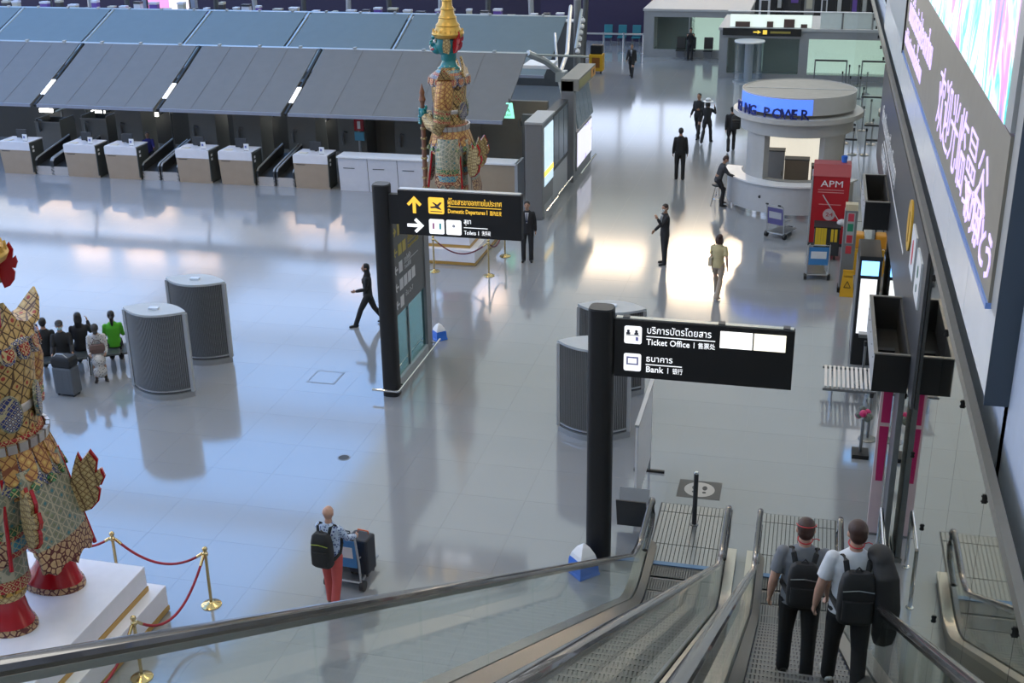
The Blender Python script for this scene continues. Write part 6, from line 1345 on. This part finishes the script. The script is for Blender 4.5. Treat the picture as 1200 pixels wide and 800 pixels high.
# --- the two men on the escalator
def stepz(y): return zs(17.0 - .4 * math.ceil((17.0 - y) / .4 - 1e-6)) if 0 else zs(17.0 - .4 * math.floor((17.0 - y) / .4))
gt = cloth_mat('grey_tshirt', (.17, .18, .20)); wt = cloth_mat('white_tshirt', (.62, .64, .68))
jeans = cloth_mat('black_jeans', (.012, .012, .014)); sneaker = mat('white_sneaker', (.62, .62, .60), .5)
yL, yR = 10.45, 10.02
manL = person('man in grey T-shirt with black backpack standing lower on the escalator', (.24, yL, stepz(yL)), .05, 1.79, ((10, 6), (-3, 5)), ((-6, 14, 22), (6, 10, 18)), skin=1, top=gt, sleeve='short', bottom=jeans, hair='buzz', hairm=hair_red, build=1.12, vox=.011)
manR = person('man in white T-shirt carrying a jacket over his backpack on the escalator', (.68, yR, stepz(yR)), .12, 1.84, ((14, 4), (-5, 8)), ((-2, 16, 16), (24, 12, 48)), skin=1, top=wt, sleeve='short', bottom=jeans, shoe=sneaker, hair='buzz', hairm=hair_red, build=1.12, vox=.011, head=(8, 4))
backpack('black backpack with small grey mark on the man in grey T-shirt', manL, .31, .46, .16, pk, z=1.19, y=-.225, label_patch=dsteel)
bp = backpack('large black backpack with grey label on the man in white T-shirt', manR, .34, .52, .17, pk, z=1.15, y=-.235, label_patch=mat('grey_label', (.30, .31, .32), .5))
P3, J = body_pts[manR]
t = thing('draped_jacket', 'black jacket draped over the right shoulder of the man in white', 'jacket', P3((.2, -.1, 1.3)), .12, frame=L0)
mb = MB(); mb.ball((.0, .06, .16), (.12, .17, .08), 12, 8); mb.tube([(.0, -.02, .16), (.03, -.15, .05), (.05, -.20, -.22), (.05, -.18, -.50), (.06, -.15, -.62)], [.10, .115, .12, .115, .09], 14, .55, up=(0, 1, 0)); mb.tube([(.03, .1, .16), (.08, .19, -.02), (.09, .19, -.2)], [.08, .08, .05], 12, .5, up=(0, 1, 0))
remesh(mb, 'jacket_cloth', pk, .014, t, off=L0, it=4)
# red mask straps around their necks
strap = mat('red_cord', (.5, .02, .03), .5)
for mn, nm in ((manL, 'grey'), (manR, 'white')):
    P3, J = body_pts[mn]; t = thing('neck_cord', 'thin red cord around the neck of the man in %s T-shirt' % nm, 'cord', P3((0, 0, 1.53)), mn.rotation_euler[2], frame=L0)
    sc = mn['_s']; MB().tube([(.066 * cos(a) * sc, (.070 * sin(a) + .01) * sc, .012 * sin(a)) for a in [2 * pi * k / 24 for k in range(24)]], .0065, 6, closed=True).build('cord', strap, t, smooth=True)
    MB().tube([(.062 * sc, .01, .0), (.10 * sc, .0, .02), (.13 * sc, -.01, .012)], .005, 5).build('cord_end', strap, t)
# red strap across the back of his head
P3, J = body_pts[manL]; t = thing('head_strap', 'thin red strap across the back of the head of the man in grey', 'strap', P3((0, .02, 1.68)), .05, frame=L0)
MB().tube([(.091 * cos(a), .106 * sin(a) - .01, .012 - .02 * sin(a)) for a in [pi + pi * k / 14 for k in range(15)]], .004, 6).build('strap', strap, t, smooth=True); MB().boxc((.092, -.005, .0), (.008, .02, .025)).build('strap_clip', strap, t)
# --- man pushing a loaded trolley
def floral():
    m = mat('floral_shirt', (.45, .52, .66), .8); tt = m.node_tree; p = tt.nodes['Principled BSDF']; c = tt.nodes.new('ShaderNodeTexCoord'); v = tt.nodes.new('ShaderNodeTexVoronoi'); v.inputs['Scale'].default_value = 26
    tt.links.new(c.outputs['Object'], v.inputs[0]); r = tt.nodes.new('ShaderNodeValToRGB'); r.color_ramp.elements[0].position = .30; r.color_ramp.elements[0].color = (.03, .05, .22, 1); r.color_ramp.elements[1].position = .42; r.color_ramp.elements[1].color = (.48, .58, .74, 1)
    tt.links.new(v.outputs['Distance'], r.inputs[0]); tt.links.new(r.outputs[0], p.inputs['Base Color']); return m
tm = person('grey-haired man in blue floral shirt and coral trousers pushing a trolley', (-6.50, 14.78, 0), -.12, 1.72, ((8, 5), (-8, 10)), ((34, 8, 34), (34, 8, 34)), skin=SKIN[1], top=floral(), sleeve='long', bottom=cloth_mat('coral_trousers', (.50, .085, .075)), shoe=mat('brown_shoe', (.08, .05, .035), .5), hair='bald', vox=.012)
backpack('black backpack with lime edging on the man in the floral shirt', tm, .34, .56, .20, cloth_mat('charcoal_nylon', (.016, .017, .017), .65), z=1.14, y=-.24, label_patch=dsteel, trim=mat('lime_trim', (.35, .42, .04), .5))
tr = trolley(skyb, 'luggage trolley loaded with suitcases pushed by the man in floral shirt', white, (-6.50, 15.62, 0), -.06)
def suitcase(lab, c, w, h, d, m, rz, trim=charcoal, group='suitcases', pull=.22):
    t = thing('suitcase', lab, 'suitcase', c, rz, group, frame=L0)
    MB().box(-w / 2, w / 2, -d / 2, d / 2, .05, h).build('shell', m, t, bev=.035)
    for q in (-.3, 0, .3): MB().box(w * q - .01, w * q + .01, -d / 2 - .004, -d / 2, .1, h - .06).build('ridge', m, t)
    MB().tube([(-w * .25, d * .3, h - .01), (-w * .25, d * .3, h + pull), (w * .25, d * .3, h + pull), (w * .25, d * .3, h - .01)], .011, 6).build('pull_handle', trim, t)
    for x in (-1, 1):
        for y in (-1, 1): MB().tube([(x * w * .38 - .012, y * d * .3, .03), (x * w * .38 + .012, y * d * .3, .03)], .03, 10).build('wheel', rubber, t)
    return t
suitcase('dark navy suitcase with orange trim standing on the trolley of the man in floral shirt', (-6.31, 15.52, .17), .36, .66, .30, mat('navy_shell', (.012, .014, .022), .5), -.15, trim=mat('orange_trim', (.6, .10, .02), .5), pull=.04)
suitcase('small black bag on the trolley in front of the man in floral shirt', (-6.68, 15.72, .17), .32, .5, .24, pk, -.1, pull=.04)
# --- waiting group on the bench at the left
benchm = mat('bench_seat_grey', (.05, .06, .065), .4)
t = thing('waiting_bench', 'dark double-sided waiting bench with chrome legs where the group sits', 'bench', (-15.15, 22.2, 0))
dirv = Vector((1.0, .62, 0)).normalized()
R = Matrix.Rotation(atan2(dirv.y, dirv.x), 3, 'Z'); bc = Vector((-15.15, 22.2, 0))
for k in range(4): MB().boxc(bc + R @ Vector((-1.05 + .7 * k, 0, .43)), (.66, .62, .05), R).build('seat', benchm, t, bev=.02)
MB().boxc(bc + R @ Vector((0, 0, .38)), (2.8, .08, .05), R).build('beam', dsteel, t)
for k in (-1.1, 0, 1.1):
    for q in (-1, 1): MB().tube([bc + R @ Vector((k, 0, .37)), bc + R @ Vector((k, q * .22, .06)), bc + R @ Vector((k, q * .36, .02))], .025, 8).build('leg', chrome, t, smooth=True)
az = atan2(dirv.y, dirv.x)
def sitter(lab, u, v, face, **kw):
    p = bc + R @ Vector((u, v, 0)); rot = az + (pi if face < 0 else 0)
    # thighs level, lower legs hanging; body origin is at the feet plane
    return person(lab, (p.x, p.y, 0.0), rot, sit=True, legs=((84, 84), (82, 84)), **kw)
sitter('person in black cap and pale blue mask sitting behind the grey suitcase', -.50, -.14, -1, H=1.66, arms=((25, 8, 50), (25, 8, 50)), hair='cap', mask=blue_mask, top=suit_b)
sitter('woman in white floral dress and dark cap sitting with a bag on her lap', .22, -.22, -1, lean=.3, H=1.6, arms=((35, 6, 60), (35, 6, 60)), hair='cap', mask=cloth_mat('dark_mask', (.03, .03, .03)), top=brocade('white_floral_dress', (.52, .50, .49), (.56, .54, .53), (.06, .05, .06), 22, rough=.8, metal=0), low='skirt', bottom=bpy.data.materials['white_floral_dress'], sleeve='long', head=(0, 18), female=True)
sitter('person in black sitting with back turned and one hand raised', -.12, .20, 1, H=1.68, arms=((10, 8, 30), (45, 14, 110)), hair='long', female=True)
sitter('woman in bright green top with ponytail sitting with back turned', .58, .14, 1, H=1.64, arms=((20, 8, 45), (20, 8, 45)), hair='ponytail', top=cloth_mat('bright_green_top', (.07, .36, .015)), female=True)
sitter('person in dark clothes mostly hidden behind the near statue', -.85, .16, 1, H=1.66, arms=((15, 8, 40), (15, 8, 40)), hair='short')
P = bc + R @ Vector((.22, -.22, 0)); n_ = R @ Vector((0, -1, 0))
t = thing('handbag', 'brown handbag on the lap of the woman in the floral dress', 'handbag', P + n_ * .33 + Vector((0, 0, .62)), az, frame=L0)
MB().loft([[(x * w_, y * d_, z) for x, y in ((-.17, -.06), (.17, -.06), (.17, .06), (-.17, .06))] for z, w_, d_ in ((0, .9, 1), (.1, 1, 1.1), (.2, .9, .6))]).build('bag', mat('brown_leather', (.12, .07, .06), .5), t, bev=.02); MB().tube([(-.1, 0, .2), (-.06, 0, .29), (.06, 0, .29), (.1, 0, .2)], .01, 6).build('bag_handle', bpy.data.materials['brown_leather'], t)
suitcase('large grey suitcase standing in front of the waiting group', (-14.92, 20.98, 0), .48, .66, .30, mat('slate_suitcase', (.09, .10, .115), .4), -.05)
t = thing('travel_bag', 'black travel bag lying on top of the grey suitcase', 'bag', (-14.92, 20.98, .66), -.05, frame=L0)
MB().loft([[(x * .23 * q, y * .15 * q, z) for x, y in ((-1, -1), (1, -1), (1, 1), (-1, 1))] for z, q in ((0, 1), (.16, 1.04), (.24, .9))]).build('bag', pk, t, bev=.03); MB().tube([(-.16, -.1, .23), (-.08, -.12, .31), (.08, -.12, .31), (.16, -.1, .23)], .012, 6).build('bag_handle', lgrey, t)
# walking person's shoulder backpack, woman's shoulder bag
wk = [o for o in body_pts if 'hooded' in o['label']][0]; backpack('black backpack slung on the person in the hooded jacket', wk, .36, .50, .2, pk, z=1.2, y=-.23, straps=False, side=.14)
P3, J = body_pts[[o for o in body_pts if 'pale yellow' in o['label']][0]]
t = thing('shoulder_bag', 'cream shoulder bag of the woman in pale yellow', 'handbag', P3((-.2, .02, 1.0)), -.25, frame=L0)
MB().box(-.05, .05, -.13, .13, -.12, .12).build('bag', cloth_mat('cream_canvas', (.55, .48, .36)), t, bev=.02); MB().tube([(0, -.1, .12), (.06, -.03, .44), (.06, .03, .44), (0, .1, .12)], .014, 6, .4).build('strap', charcoal, t)
bpy.data.scenes.remove(TMP)
